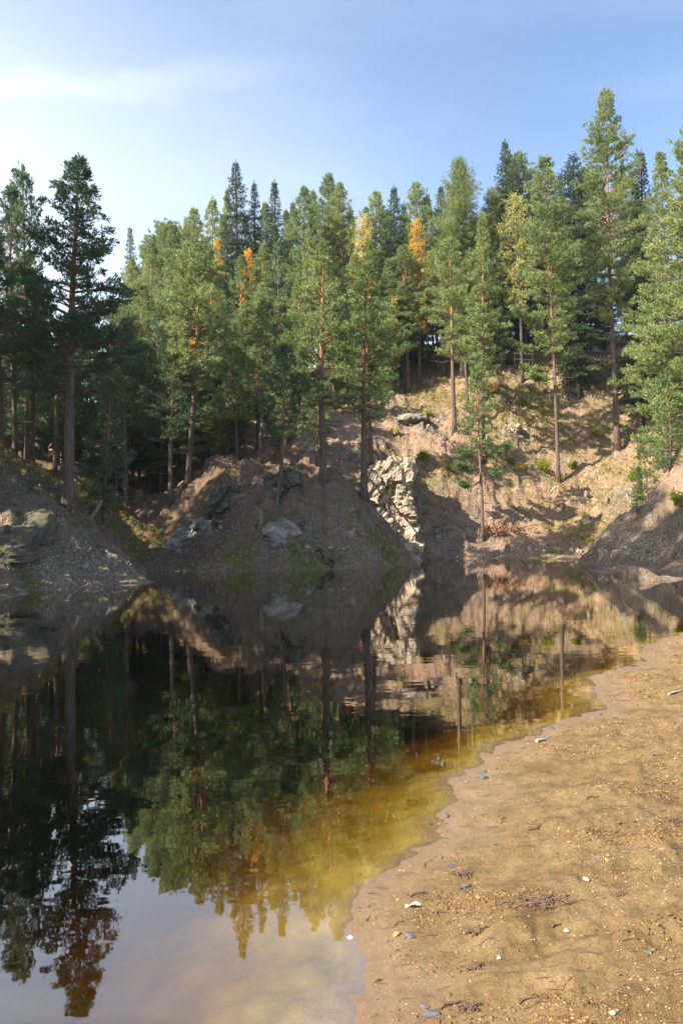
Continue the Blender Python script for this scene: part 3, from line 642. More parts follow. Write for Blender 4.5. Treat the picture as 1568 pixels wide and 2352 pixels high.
# mound
H_('pine_tree', 'I', D_(11, 88, .42, shape='round', lean=48, tr=.17, dens=1.2, dead=10), 430, 41.5, 570, 'pine with a strongly leaning trunk at the left end of the mound', g_mid)
H_('pine_tree', 'J', D_(12, 60, .42, shape='round', tr=.10), 545, 44, 800, 'slim straight pine behind the left crest of the mound, crown half in shade', g_mid)
H_('pine_tree', 'K', D_(13, 76, .36, shape='cone', lean=14, tr=.13, dens=.95, gap=.25), 597, 43, 675, 'pine with a pointed sunlit crown behind the middle of the mound crest', g_mid)
H_('pine_tree', 'L', D_(14, 62, .42, shape='column', mat='pine_blue', tr=.09, curve=-14, dead=8), 632, 36, 800, 'small teal pine with a curved foot growing above the grey boulder of the mound', g_mid)
H_('pine_tree', 'M', D_(15, 46, .40, shape='column', tr=.08), 656, 40.5, 905, 'short thin pine on the mound crest between the curved-foot pine and the tallest mound pine', g_mid)
H_('pine_tree', 'N', D_(16, 112, .32, shape='cone', tr=.17, dens=1.0, dead=16, gap=.28), 743, 36.8, 556, 'tallest mound pine with a straight trunk', g_mid)
H_('pine_tree', 'O', D_(17, 40, .50, shape='column', tr=.07), 726, 42.5, 880, 'thin pine close behind the tallest mound pine', g_mid)
H_('pine_tree', 'Q', D_(18, 92, .34, shape='cone', lean=20, tr=.18, dens=.95, dead=16, gap=.28), 835, 38, 600, 'dark-trunked pine leaning right on the right shoulder of the mound', g_mid)
H_('pine_tree', 'R', D_(19, 85, .44, shape='round', tr=.15, dead=8), 853, 46.2, 700, 'pine with a bright sunlit trunk right behind the leaning mound pine', g_mid)
# sunny slope
H_('pine_tree', 'S', D_(21, 84, .40, shape='plates', lean=-12, tr=.16, dens=1.0, dead=8, gap=.22), 1047, 54, 545, 'broad grey-green pine left on the sunlit slope above the grassy ledge', g_slope)
H_('pine_tree', 'T', D_(22, 45, .45, shape='column', tr=.12), 1077, 57, 700, 'thin pine just behind and right of the broad grey-green slope pine', g_slope)
H_('pine_tree', 'U', D_(23, 60, .34, shape='cone', mat='pine', tr=.13, dens=1.3), 1113, 51.3, 488, 'dense deep green pine behind the small pond-side pine', g_slope)
def youngskip(f, a): return f < .33 and (int(f*9) % 2 == 0)
H_('pine_tree', 'V', D_(24, 46, .50, shape='column', tr=.09, dens=1.1, dead=16, arms=[(.49, 0, 62, 5, 1), (.50, 2.9, 42, -12, 1), (.42, 3.3, 52, -14, 1), (.40, .3, 40, -25, 0), (.34, 3.0, 46, -30, 0)]), 1107, 45.3, 848, 'small slender pine with a pale bare lower trunk at the foot of the sunlit slope', g_slope)
H_('pine_tree', 'W', D_(25, 92, .40, shape='plates', lean=-8, tr=.13, dens=1.1, dead=10, gap=.24, arms=[(.42, 3.0, 95, -5, 1), (.36, 2.8, 70, -12, 1), (.5, 3.3, 90, 0, 1), (.40, .2, 60, -8, 1), (.33, 3.4, 60, -15, 1)]), 1283, 51, 358, 'tall open pine with an orange upper trunk alone in the middle of the sunlit slope', g_slope)
H_('pine_tree', 'X', D_(26, 100, .36, shape='plates', lean=-14, tr=.21, dens=1.1, dead=10, gap=.32, arms=[]), 1421, 54, 208, 'tallest pine of the wood, its uneven top standing against the blue sky', g_slope)
# right edge
H_('pine_tree', 'Y', D_(27, 150, .12, shape='cone', tr=.24, dens=1.5, dead=4), 1600, 38.5, 225, 'huge bright green pine cut by the right edge of the photo', g_slope)
H_('pine_tree', 'Y2', D_(28, 110, .16, shape='cone', tr=.18, dens=1.2), 1535, 47, 345, 'tall full pine just left behind the huge right edge pine', g_slope)
H_('pine_tree', 'Y3', D_(29, 62, .10, shape='cone', tr=.07, dead=2), 1540, 36.8, 865, 'young light green pine on top of the right bank', g_slope)
H_('pine_tree', 'Y4', D_(30, 34, .12, shape='cone', tr=.04, dead=1), 1488, 41, 985, 'little pine sapling in the gap left of the young right bank pine', g_slope)
H_('pine_tree', 'Y5', D_(31, 26, .10, shape='cone', tr=.025, dead=0), 1470, 38.2, 1140, 'knee-high pine seedling at the upper rim of the right bank', g_slope)
# skyline
def sky_(name, key, kind, px, D, top, R, cb, label, shape='cone', **k):
    mat = k.pop('mat', None); d = dict(kind=kind, R=R*{'spruce': 1.75, 'pine': 1.3, 'larch': 1.25}[kind], cb=cb, shape=shape, seed=len(MESHES)+50, dens=k.pop('dens', 1.))
    if mat: d['mat'] = mat
    return H_(name, key, d, px, D, top, label, g_sky)
sky_('spruce_tree', 's1', 'spruce', 549, 66, 366, 70, .2, 'tallest dark spruce on the left skyline', 'spire', dens=1.2)
sky_('spruce_tree', 's2', 'spruce', 590, 67, 414, 50, .2, 'shorter dark spruce touching the right side of the tallest left skyline spruce', 'spire')
sky_('spruce_tree', 's3', 'spruce', 639, 65, 412, 52, .2, 'narrow dark spruce standing by itself right of the skyline spruce pair', 'spire', dens=1.2)
sky_('pine_tree', 's4', 'pine', 452, 67, 475, 56, .3, 'dark skyline pine left of the tallest left spruce', 'plates')
sky_('pine_tree', 's5', 'pine', 404, 70, 512, 48, .3, 'rounded skyline pine, second from the left end of the hill wood', 'round')
sky_('pine_tree', 's6', 'pine', 372, 72, 512, 50, .3, 'rounded paler skyline pine at the left end of the hill wood', 'round')
sky_('spruce_tree', 's7', 'spruce', 303, 84, 517, 36, .15, 'small thin distant spruce in the sky gap right of the tall lone pine', 'spire', mat='pine_blue')
sky_('pine_tree', 's8', 'pine', 702, 64, 432, 68, .3, 'big grey-green skyline pine right of the lone narrow spruce', 'cone')
sky_('pine_tree', 's9', 'pine', 760, 68, 393, 55, .3, 'tallest skyline pine of the middle, slightly above its right twin', 'plates')
sky_('pine_tree', 's10', 'pine', 797, 66, 415, 50, .3, 'skyline pine with a bent top close right of the tallest middle pine', 'plates')
sky_('pine_tree', 's11', 'pine', 870, 68, 436, 52, .3, 'skyline pine between the yellow birch and the narrow dark spruce', 'plates')
sky_('spruce_tree', 's12', 'spruce', 917, 64, 423, 58, .15, 'narrow dark spruce left of the flame orange tree', 'spire', dens=1.3)
sky_('pine_tree', 's13', 'pine', 974, 70, 416, 50, .3, 'skyline pine with a twin tip right above the flame orange tree', 'plates')
sky_('larch_tree', 's14', 'larch', 1068, 62, 357, 88, .1, 'large feathery light green larch on the skyline', 'column', dens=1.6)
sky_('spruce_tree', 's15', 'spruce', 1177, 64, 317, 60, .2, 'tall dark spruce right of the larch', 'spire', dens=1.2)
sky_('pine_tree', 's16', 'pine', 1213, 66, 352, 50, .3, 'dark round-topped pine hard against the tall spruce right of the larch', 'round')
sky_('spruce_tree', 's17', 'spruce', 1333, 60, 346, 52, .1, 'dark conifer between the open orange-trunked pine and the tallest pine', 'column', dens=1.3)
sky_('larch_tree', 's18', 'larch', 1140, 63, 425, 60, .1, 'smaller yellow-green larch tucked behind the right flank of the large one', 'column', dens=1.2)
sky_('spruce_tree', 's19', 'spruce', 1490, 56, 345, 62, .1, 'dark green spruce filling the gap right of the tallest pine', 'spire', dens=1.2)
# autumn trees
g_aut = 'autumn coloured broadleaf trees'
def leafy(key, px, D, top, R, cb, mat, label, **k):
    H_('broadleaf_tree', key, dict(kind='leafy', R=R, cb=cb, mat=mat, seed=len(MESHES)+200, **k), px, D, top, label, g_aut)
leafy('l1', 838, 62.5, 478, 34, .35, 'yellow', 'pale yellow birch below the skyline in the middle of the wood', dens=1.6)
leafy('l2', 968, 61.5, 488, 27, .30, 'orange', 'flame orange tree among dark spruces left of the large larch', dens=1.6)
leafy('l3', 1205, 61.5, 428, 52, .35, 'yellow', 'large pale yellow birch left of the open orange-trunked pine', dens=2.2)
leafy('l4', 497, 60, 534, 17, .4, 'orange', 'small orange tree top below the tallest left skyline spruce')
leafy('l5', 571, 60.5, 560, 16, .5, 'orange', 'tiny orange tree top below the lone narrow spruce')
leafy('l6', 1305, 60, 590, 34, .3, 'green_leaf', 'fresh yellow-green broadleaf tree deep behind the open orange-trunked pine')
leafy('l7', 445, 52, 770, 26, .3, 'orange', 'orange bush-like tree low behind the leaning pine', dens=.7)
leafy('l8', 1128, 64, 700, 16, .2, 'yellow', 'dull yellow tree in the dark wood left of the wooden fence', dens=.8)
leafy('l9', 845, 60, 590, 18, .3, 'orange', 'orange-red tree below the pale yellow birch', dens=.7)
leafy('l10', 905, 60, 660, 14, .3, 'orange', 'dim orange tree low under the narrow dark spruce', dens=.6)

# trees filling the wood between the named ones
rng = np.random.default_rng(99)
pool = {'lit': ['K', 'N', 's8', 's4', 's8', 'U', 'E', 'A'], 'dark': ['s12', 's3', 's17', 's11', 'U'], 'blue': ['F', 'G', 'G2', 'E']}
MARKS = [(60, 'the leftmost dark pines'), (157, 'the tall lone pine'), (303, 'the thin distant spruce'), (388, 'the two rounded skyline pines'), (497, 'the small orange tree top'), (549, 'the tallest left spruce'), (639, 'the lone narrow spruce'), (702, 'the big grey-green skyline pine'), (760, 'the tallest middle skyline pine'),
         (838, 'the pale yellow birch'), (917, 'the narrow dark spruce'), (968, 'the flame orange tree'), (1068, 'the large larch'), (1177, 'the tall spruce right of the larch'), (1205, 'the large yellow birch'), (1283, 'the open orange-trunked pine'), (1340, 'the dark conifer'), (1421, 'the tallest pine'), (1535, 'the huge right edge pine')]
USED = set()
def fill(px, D, top, kind, label, group, key=None, ws=1.):
    key = key or rng.choice(pool[kind]); q = P(px, 1150, D); z0 = gz(q[0], q[1]); H = P(px, top, D)[2]-z0
    if H < 3: return
    h0 = MESHES[key][2]; s = min(1.6, max(.62, h0/H*.9))
    row = 'highest' if top < 480 else 'upper' if top < 580 else 'middle' if top < 700 else 'lower' if top < 820 else 'lowest'
    what = 'spruce' if key in ('s12', 's3', 's17') else 'pine'; tone = {'lit': 'sunlit', 'dark': 'dark', 'blue': 'shaded'}[kind]
    for m in sorted(MARKS, key=lambda m: abs(m[0]-px)):
        pos = 'just left of' if px < m[0]-14 else 'just right of' if px > m[0]+14 else 'in line with'
        lb = f"{tone} {what} in the {row} rows {pos} {m[1]}"
        if len(lb.split()) > 16: lb = f"{tone} {what}, {row} rows, {pos} {m[1]}"
        if lb not in USED: break
    USED.add(lb)
    plant('spruce_tree' if what == 'spruce' else 'pine_tree', key, None, q[0], q[1], H, lb, group, rz=rng.uniform(0, 6.28), wscale=s*ws)
lab_a = 'sunlit pine in the crowded middle rows of the left half of the wood'; lab_b = 'pine or spruce in the shadowy back rows behind the skyline trees'; lab_c = 'conifer in the dark wood behind the fence at the top of the sunlit slope'; lab_d = 'dark pine in the shaded wood on the left, behind the tall lone pine'
# middle rows, left half
for (px, D, top) in [(350, 62, 560), (330, 55, 640), (385, 57, 600), (425, 62, 545), (372, 50, 720), (418, 54, 660), (462, 57, 610), (520, 55, 640), (498, 50, 740), (555, 58, 590), (560, 51, 700), (600, 60, 560),
                     (622, 52, 640), (650, 58, 560), (690, 53, 640), (668, 49, 760), (722, 60, 520), (765, 59, 600), (800, 60, 660), (770, 58, 740), (822, 62, 570), (890, 61, 600), (900, 60, 700), (930, 63, 640), (870, 62, 560), (945, 61, 560),
                     (1010, 64, 560), (985, 64, 640), (1030, 63, 500), (310, 66, 590), (286, 60, 690), (348, 48, 800), (450, 48, 820), (590, 48, 800), (365, 52, 850), (405, 50, 830), (480, 50, 870), (425, 46, 930), (505, 46, 900), (560, 47, 880), (610, 50, 860), (640, 46, 930), (540, 53, 800), (470, 55, 780), (580, 54, 760), (860, 62, 760), (900, 64, 770), (520, 47, 860), (700, 62, 650)]:
    fill(px+rng.normal()*4, D, top+rng.normal()*6, 'lit', lab_a, 'pines crowding the left half of the hill')
for (px, D, top) in [(1100, 66, 480), (1145, 68, 430), (1240, 68, 430), (1255, 71, 420), (1300, 68, 400), (1350, 67, 380), (1385, 70, 400), (1450, 66, 390), (1475, 62, 420), (1190, 72, 470), (1215, 69, 560), (1265, 70, 600), (1330, 69, 560), (1160, 70, 590), (1095, 70, 600), (1120, 68, 640), (1290, 73, 520), (1360, 73, 600),
                     (1240, 74, 650), (1180, 76, 680), (1310, 76, 680), (1400, 70, 640), (1470, 67, 560), (1440, 70, 600), (1500, 60, 500), (1380, 78, 660), (1140, 78, 640), (1270, 80, 640)]:
    fill(px+rng.normal()*4, D, top+rng.normal()*6, 'dark', lab_c, 'conifers of the dark wood above the slope')
for (px, D, top) in [(480, 72, 470), (510, 70, 500), (530, 74, 450), (615, 73, 470), (665, 71, 480), (735, 73, 450), (680, 75, 460), (825, 72, 470), (850, 73, 480), (895, 72, 470), (940, 73, 460), (1000, 72, 450), (1020, 68, 430), (430, 74, 510), (390, 78, 530), (950, 67, 520), (780, 70, 480), (640, 69, 520), (570, 71, 500), (710, 69, 520), (340, 80, 560), (880, 66, 590), (920, 70, 600), (960, 74, 600)]:
    fill(px+rng.normal()*4, D, top+rng.normal()*5, 'dark' if rng.random() < .6 else 'lit', lab_b, 'back rows of the hill wood')
for (px, D, top) in [(20, 42, 720), (45, 47, 760), (100, 44, 760), (150, 48, 800), (185, 44, 860), (215, 50, 760), (250, 47, 820), (262, 54, 700), (120, 55, 780), (200, 60, 740), (30, 56, 800), (235, 43, 900), (80, 50, 830), (160, 40, 900), (180, 58, 720), (345, 50, 860), (360, 46, 900), (300, 51, 800)]:
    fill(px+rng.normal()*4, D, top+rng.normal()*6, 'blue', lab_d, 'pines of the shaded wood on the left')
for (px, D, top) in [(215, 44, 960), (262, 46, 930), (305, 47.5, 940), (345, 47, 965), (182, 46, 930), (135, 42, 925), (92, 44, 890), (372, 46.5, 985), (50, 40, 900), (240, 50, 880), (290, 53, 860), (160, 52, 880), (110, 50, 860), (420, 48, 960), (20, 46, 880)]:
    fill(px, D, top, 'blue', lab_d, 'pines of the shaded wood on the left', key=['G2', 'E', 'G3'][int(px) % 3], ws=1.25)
# wood goes on unseen at left; tall trees added to shade mound and banks
for (x, y, H) in [(-15.8, 14.6, 30), (-17.5, 16.2, 31), (-19.5, 14, 31), (-14.6, 16.6, 24), (-18, 12.4, 31), (-15.5, 12.6, 30), (-17, 40, 15), (-13.8, 24.5, 15), (-12.9, 21.6, 15), (-13, 19.4, 14), (-19, 26.5, 19), (-15, 10.6, 28), (-17.3, 10.4, 28), (-14.2, 19.5, 17), (-13.5, 17, 15), (-14.8, 21.0, 24), (-17.0, 19.2, 26), (-16.5, 23, 22), (-19.5, 21.5, 26), (-14.8, 17.8, 23), (-18.5, 17, 27), (-20.5, 24.5, 22), (-23, 20, 24), (-25, 25, 20), (-15.5, 27, 16), (-28, 22, 18), (-17.5, 26, 18), (-21, 27, 16), (-20, 36, 18), (-24, 33, 17), (-22, 41, 17), (-27, 28, 15), (-26, 38, 18), (-30, 34, 16), (-29, 43, 17), (-33, 39, 16), (-15, 34, 13), (-35, 31, 15), ]:
    key = rng.choice(['A', 'B', 'G2', 'Y', 'N', 'G3']); h0 = MESHES[key][2]
    plant('pine_tree', key, None, x, y, H*rng.uniform(.95, 1.05), 'unseen pine of the wood outside the left edge of the photo', 'wood left of the photo', rz=rng.uniform(0, 6.28), wscale=min(1.4, h0/H))
#@@DETAIL
def island_mat(name, cols, trans=0., rough=.8):
    m, t, b, o = new_mat(name); g = N(t, 'ShaderNodeNewGeometry')
    n = len(cols); r = N(t, 'ShaderNodeValToRGB'); r.color_ramp.interpolation = 'CONSTANT'; e = r.color_ramp.elements
    while len(e) > 1: e.remove(e[0])
    e[0].position = 0; e[0].color = (*cols[0], 1)
    for i in range(1, n): q = e.new(i/n); q.color = (*cols[i], 1)
    L(t, g.outputs['Random Per Island'], r.inputs[0]); L(t, r.outputs[0], b.inputs['Base Color']); b.inputs['Roughness'].default_value = rough
    if trans:
        tr = N(t, 'ShaderNodeBsdfTranslucent'); L(t, r.outputs[0], tr.inputs['Color']); mx = N(t, 'ShaderNodeMixShader'); mx.inputs[0].default_value = trans
        L(t, b.outputs[0], mx.inputs[1]); L(t, tr.outputs[0], mx.inputs[2]); L(t, mx.outputs[0], o.inputs[0])
    return m
# ------------------------------------------------------------------ rocks
def rock_geo(seed, sx, sy, sz, blocks=5, flat=.0):
    """an outcrop: several faceted blocks grown together"""
    rng = np.random.default_rng(seed); import bmesh
    bm = bmesh.new(); bmesh.ops.create_icosphere(bm, subdivisions=4, radius=1)
    base = np.array([v.co[:] for v in bm.verts]); F = np.array([[v.index for v in f.verts] for f in bm.faces]); bm.free()
    base /= np.linalg.norm(base, axis=1)[:, None]; G = Geo()
    dip = rng.normal(size=3)*.3+np.array([.5, -.2, .8]); dip /= np.linalg.norm(dip)
    for b in range(blocks):
        n = rng.normal(size=(13, 3)); n[:3] = dip+rng.normal(size=(3, 3))*.15; n[3:5] = -dip+rng.normal(size=(2, 3))*.15; n /= np.linalg.norm(n, axis=1)[:, None]
        d = rng.uniform(.42, 1.0, 13); dots = np.maximum(base@n.T, 1e-3); r = np.minimum((d/dots).min(1), 1.35)
        v = base*r[:, None]
        v += base*(.06*vn3(v*3.1+seed+b*7)+.06*vn3(v*7+seed)+.05*np.abs(vn3(v*13+seed)))[:, None]
        lay = (v@dip)*6; v += dip[None]*0+base*(.10*(lay-np.floor(lay)))[:, None]
        s = rng.uniform(.45, .8) if blocks > 1 else 1.
        off = np.array([rng.uniform(-.6, .6)*sx, rng.uniform(-.3, .3)*sy, rng.uniform(-.35, .45)*sz]) if blocks > 1 else 0
        G.add(v*np.array([sx, sy, sz])*s+off, F)
    return G
def rock(px, py, wpx, hpx, label, mat='rock_grey', blocks=5, seed=0, depth=.7, D=None, name='rock_outcrop', group=None, sink=.25, cat='rock'):
    h = ground_hit(px, py) if D is None else P(px, py, D)
    if h is None: return
    sx = wpx/FPX*h[1]*.5; sz = hpx/FPX*h[1]*.5
    g = rock_geo(seed, sx, sx*depth, sz, blocks)
    o = ob(name, g.mesh(name, M[mat]), None, (h[0], h[1]+sx*depth*.35, h[2]-sz*sink*.5)); tag(o, label, cat, group); return o
gr_ = 'rock outcrops on the banks'
rock(660, 1238, 112, 92, 'pale grey split boulder low on the front face of the mound, above the water', 'rock_grey', 4, 11, group=gr_)
rock(812, 1232, 42, 70, 'small whitish rock patch on the right part of the mound front', 'rock_pale', 3, 14, group=gr_)
def cliff(name, x0, x1, y0, y1, z0, z1, lean, mat, label, seed, slope_l=.0, res=.085, taper=.25, group=None):
    """blocky rock wall: a box whose faces are broken into jointed steps"""
    import bmesh
    bm = bmesh.new(); bmesh.ops.create_cube(bm, size=1); 
    nx, ny, nz = int((x1-x0)/res), int((y1-y0)/res), int((z1-z0)/res); bm.free()
    V = []; F = []
    def face(o, u, v, nu, nv):
        b0 = sum(len(q) for q in V); a, b = np.meshgrid(np.linspace(0, 1, nu+1), np.linspace(0, 1, nv+1), indexing='ij')
        V.append(np.array(o)+a.reshape(-1, 1)*np.array(u)+b.reshape(-1, 1)*np.array(v)); i = (np.arange(nu)[:, None]*(nv+1)+np.arange(nv)[None]).ravel()+b0
        F.append(np.stack([i, i+nv+1, i+nv+2, i+1], 1))
    face((-.5, -.5, 0), (1, 0, 0), (0, 0, 1), nx, nz); face((.5, -.5, 0), (0, 1, 0), (0, 0, 1), ny, nz); face((-.5, .5, 0), (0, -1, 0), (0, 0, 1), ny, nz); face((-.5, -.5, 1), (1, 0, 0), (0, 1, 0), nx, ny)
    v = np.concatenate(V); n = v*np.array([2, 2, 2])-[0, 0, 1]; n = np.sign(n)*np.abs(n)**5; n /= np.linalg.norm(n, axis=1)[:, None]
    p = v*np.array([x1-x0, y1-y0, z1-z0]); q = p+seed
    rot = np.array([[.83, .35, .43], [-.30, .93, -.18], [-.46, .02, .88]]); k = q@rot.T
    def cell(k, sc): 
        i = np.floor(k*sc+.35*vn3(k*sc*1.7)[:, None]).astype(int); return _T3[i[:, 0] & 63, i[:, 1] & 63, i[:, 2] & 63]-.5
    d = 1.1*cell(k, np.array([.55, .7, .8]))+.55*cell(k, np.array([1.4, 1.6, 2.2]))+.22*cell(k, np.array([3.1, 3.4, 5.0]))+.10*vn3(k*2.5)+.05*vn3(k*7)
    p = p+n*d[:, None]*.75; p[:, 0] -= np.clip(v[:, 2], 0, 1)*taper*np.sign(v[:, 0])*(.7+.6*vn3(q*.9)); p[:, 2] += .5*np.clip(v[:, 2], 0, 1)*vn3(np.column_stack([q[:, 0]*.9, q[:, 1]*.9, q[:, 0]*0])); p[:, 1] += p[:, 2]*lean; p[:, 2] -= np.maximum(0, -p[:, 0]+.2)*slope_l*np.clip(p[:, 2]/(z1-z0), 0, 1)
    o = ob(name, mesh_np(name, p, np.concatenate(F), M[mat]), None, ((x0+x1)/2, (y0+y1)/2, z0)); tag(o, label, 'rock', gr_); return o
def crag(px, py, wpx, hpx, lean, mat, label, seed, depth=1.4, out=.25):
    h = ground_hit(px, py+hpx*.5)
    if h is None: return
    wd = wpx/FPX*h[1]; hg = hpx/FPX*h[1]; o = cliff('rock_outcrop', h[0]-wd/2, h[0]+wd/2, h[1]-out, h[1]-out+depth, h[2]-.4, h[2]+hg, lean, mat, label, seed, .15, .06, wd*.14)
    return o
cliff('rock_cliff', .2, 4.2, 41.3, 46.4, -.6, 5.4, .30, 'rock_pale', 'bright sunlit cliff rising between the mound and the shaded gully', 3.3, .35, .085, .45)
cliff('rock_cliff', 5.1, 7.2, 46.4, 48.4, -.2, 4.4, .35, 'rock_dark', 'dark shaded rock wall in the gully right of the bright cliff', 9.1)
rock(925, 968, 95, 45, 'slanting grey slab high on the slope left of the broad grey-green pine', 'rock_grey', 4, 20, group=gr_)
rock(985, 992, 30, 55, 'upright pale rock rib under the slanting grey slab', 'rock_pale', 3, 21, group=gr_)
rock(800, 1043, 62, 34, 'grey rocks seen between the trunks on the slope behind the mound', 'rock_grey', 4, 22, group=gr_)
rock(710, 1030, 24, 44, 'bright little rock left of the grey rocks behind the mound', 'rock_pale', 2, 23, group=gr_)
rock(515, 1022, 75, 50, 'big layered grey rock up the slope behind the left end of the mound', 'rock_grey', 5, 24, group=gr_)
rock(400, 1075, 55, 50, 'blue-grey rocks in the shade behind the valley saddle', 'rock_grey', 4, 25, group=gr_)
rock(205, 1080, 62, 80, 'bright pale cliff glimpsed behind the trunk of the tall lone pine', 'rock_pale', 5, 26, group=gr_)
rock(1178, 985, 38, 34, 'small brown rock step in the middle of the sunlit slope', 'rock_pale', 3, 27, group=gr_)
rock(1200, 1012, 40, 40, 'dark undercut rock below the small brown rock step', 'rock_grey', 3, 28, group=gr_)
rock(1122, 882, 42, 26, 'flat brown stone in the bilberries under the wooden fence', 'rock_grey', 3, 29, group=gr_)
rock(1325, 900, 56, 44, 'dark hollowed crag high on the slope, left of the tallest pine', 'rock_grey', 4, 30, group=gr_)
rock(1435, 1138, 42, 60, 'grey rock standing at the upper rim of the right bank', 'rock_grey', 3, 31, group=gr_)
rock(1370, 1150, 34, 22, 'brown rotten stump-like rock on the low sunlit slope', 'rock_pale', 2, 32, group=gr_)
crag(505, 1165, 80, 88, .62, 'rock_dark', 'grey-green rock face on the left flank of the mound above the ridge path', 5.1)
crag(425, 1238, 84, 44, .7, 'rock_grey', 'low flat lichen-grey outcrop at the left foot of the mound', 6.2)
crag(648, 1112, 84, 50, .6, 'rock_dark', 'dark mossy crag just under the crest of the mound', 7.7)
crag(14, 1262, 44, 56, .6, 'rock_dark', 'mossy brown rock with vertical cracks at the left edge by the water', 8.4)
rock(50, 1180, 50, 60, 'dark rock on the left bank under the leftmost trees', 'rock_dark', 3, 34, group=gr_, sink=.8)
crag(735, 1255, 60, 40, .7, 'rock_dark', 'low mossy ledge right of the split boulder near the waterline', 12.5)
rock(125, 1120, 44, 60, 'mossy rock on the skyline of the left bank', 'rock_dark', 3, 35, group=gr_)
rock(860, 1085, 42, 22, 'dark little rock beside the bright sunlit trunk behind the mound', 'rock_grey', 2, 36, group=gr_)

rr = np.random.default_rng(77); g = Geo(); ico = None
import bmesh as _b
bm = _b.new(); _b.ops.create_icosphere(bm, subdivisions=1, radius=1); IV = np.array([v.co[:] for v in bm.verts]); IF = np.array([[v.index for v in f.verts] for f in bm.faces]); bm.free()
for (px, py, wp, n) in [(660, 1270, 120, 50), (505, 1210, 80, 40), (425, 1265, 80, 30), (1000, 1235, 110, 60), (925, 968, 90, 40), (800, 1050, 80, 30), (1180, 990, 60, 25), (1340, 915, 60, 25), (60, 1300, 120, 70), (180, 1290, 160, 110), (1450, 1270, 170, 110), (1180, 1265, 330, 130), (800, 1270, 120, 60), (515, 1035, 70, 25)]:
    for i in range(n):
        h = ground_hit(px+rr.normal()*wp*.42, py+rr.normal()*10, 18, 70)
        if h is None or h[2] < .02: continue
        s_ = h[1]/FPX*rr.uniform(1.2, 3.2)*(2.2 if rr.random() < .06 else 1); g.add((IV+rr.normal(size=IV.shape)*.2)*s_*rr.uniform(.5, 1.2, 3)+h+[0, 0, s_*.2], IF)
M['rubble'] = island_mat('rubble_stone', [(.22, .19, .16), (.34, .28, .22), (.14, .12, .10), (.42, .35, .28), (.26, .20, .15)])
tag(ob('rubble', g.mesh('rubble', M['rubble'])), 'small broken stones lying at the feet of the rocks and along the far shores', 'rubble', kind='stuff')
# ------------------------------------------------------------------ leaf litter, cover plants (uncountable)
M['litter'] = island_mat('fallen_leaf', [(.30, .17, .09), (.16, .09, .05), (.42, .28, .16), (.52, .42, .30), (.22, .12, .07), (.48, .26, .08)])
M['cover'] = island_mat('bilberry_and_grass', [(.28, .26, .06), (.44, .36, .10), (.18, .19, .04), (.50, .38, .14), (.34, .31, .08), (.14, .15, .04)], .35)
M['bright_cover'] = island_mat('green_grass', [(.20, .27, .04), (.30, .33, .06), (.13, .20, .03)], .35)
def scatter(n, region, rng):
    x = rng.uniform(region[0], region[1], n); y = rng.uniform(region[2], region[3], n)
    z, zt, sd, rk = terrain(x, y); return x, y, z
def quads_on(x, y, z, size, rng, tilt=.5):
    n = len(x); a = rng.uniform(0, 6.28, n); u = np.stack([np.cos(a), np.sin(a), rng.normal(size=n)*tilt], 1); v = np.stack([-np.sin(a), np.cos(a), rng.normal(size=n)*tilt], 1)
    s = (size*rng.uniform(.5, 1.3, n))[:, None]; p = np.stack([x, y, z+.02], 1)
    V = np.stack([p-u*s, p-v*s*.55, p+u*s, p+v*s*.55], 1).reshape(-1, 3); return V, np.arange(n*4).reshape(-1, 4)
rl = np.random.default_rng(5); Vs = []
for (n, reg, sz) in ((11000, (-16, -5, 19, 33), .032), (13000, (-13, 5, 32, 43), .036), (22000, (1, 24, 43, 66), .062), (6000, (9.5, 22, 27, 40), .036)):
    x, y, z = scatter(n, reg, rl); k = z > .08; Vs.append(quads_on(x[k], y[k], z[k], sz, rl)[0])
V = np.concatenate(Vs); tag(ob('fallen_leaves', mesh_np('fallen_leaves', V, np.arange(len(V)).reshape(-1, 4), M['litter'])), 'brown and tan fallen leaves and bark chips strewn over the banks and slopes', 'leaf litter', kind='stuff')
rt = np.random.default_rng(15); g = Geo()
for reg, n in (((1, 22, 44, 64), 900), ((-13, 4, 33, 42), 350), ((-13, -7, 23, 30), 160), ((10, 16, 31, 36), 120)):
    x, y, z = scatter(n, reg, rt)
    for i in range(n):
        if z[i] < .1: continue
        l = rt.uniform(.06, .30); a = rt.uniform(0, 6.28); e = np.array([[x[i]-math.cos(a)*l, y[i]-math.sin(a)*l], [x[i], y[i]], [x[i]+math.cos(a)*l, y[i]+math.sin(a)*l]]); ez = terrain(e[:, 0], e[:, 1])[0]+.04
        g.tube(np.column_stack([e, ez]), np.array([.014, .011, .006]), 3, False)
M['grey_twig'] = island_mat('bleached_twigs', [(.26, .20, .15), (.15, .10, .07), (.38, .31, .24)])
tag(ob('twig_litter', g.mesh('twig_litter', M['grey_twig'])), 'pale and brown broken twigs scattered over the slopes and banks', 'twig litter', kind='stuff')
def mossfield(x, y):
    m = np.zeros_like(x)
    for (a, b, r, s) in MOSSY: m = np.maximum(m, s*np.exp(-(((x-a)**2+(y-b)**2)/r**2)*.8))
    return m
x, y, z = scatter(42000, (-14, 26, 28, 70), rl); m_ = mossfield(x, y)*(.55+.9*fbm(x*.8, y*.8, 3, 61))
k = (m_ > rl.uniform(.12, .75, len(x))) & (z > .1); x, y, z = x[k], y[k], z[k]; nC = len(x)
V, F = blades(np.stack([x, y, z], 1), np.tile([0, 0, 1.], (nC, 1)), 9, .15, .03, .55, rl)
tag(ob('ground_cover', mesh_np('ground_cover', V, F, M['cover'])), 'yellow-green bilberry and dry grass clumps covering the upper slope', 'ground cover', kind='stuff')
VV = []; 
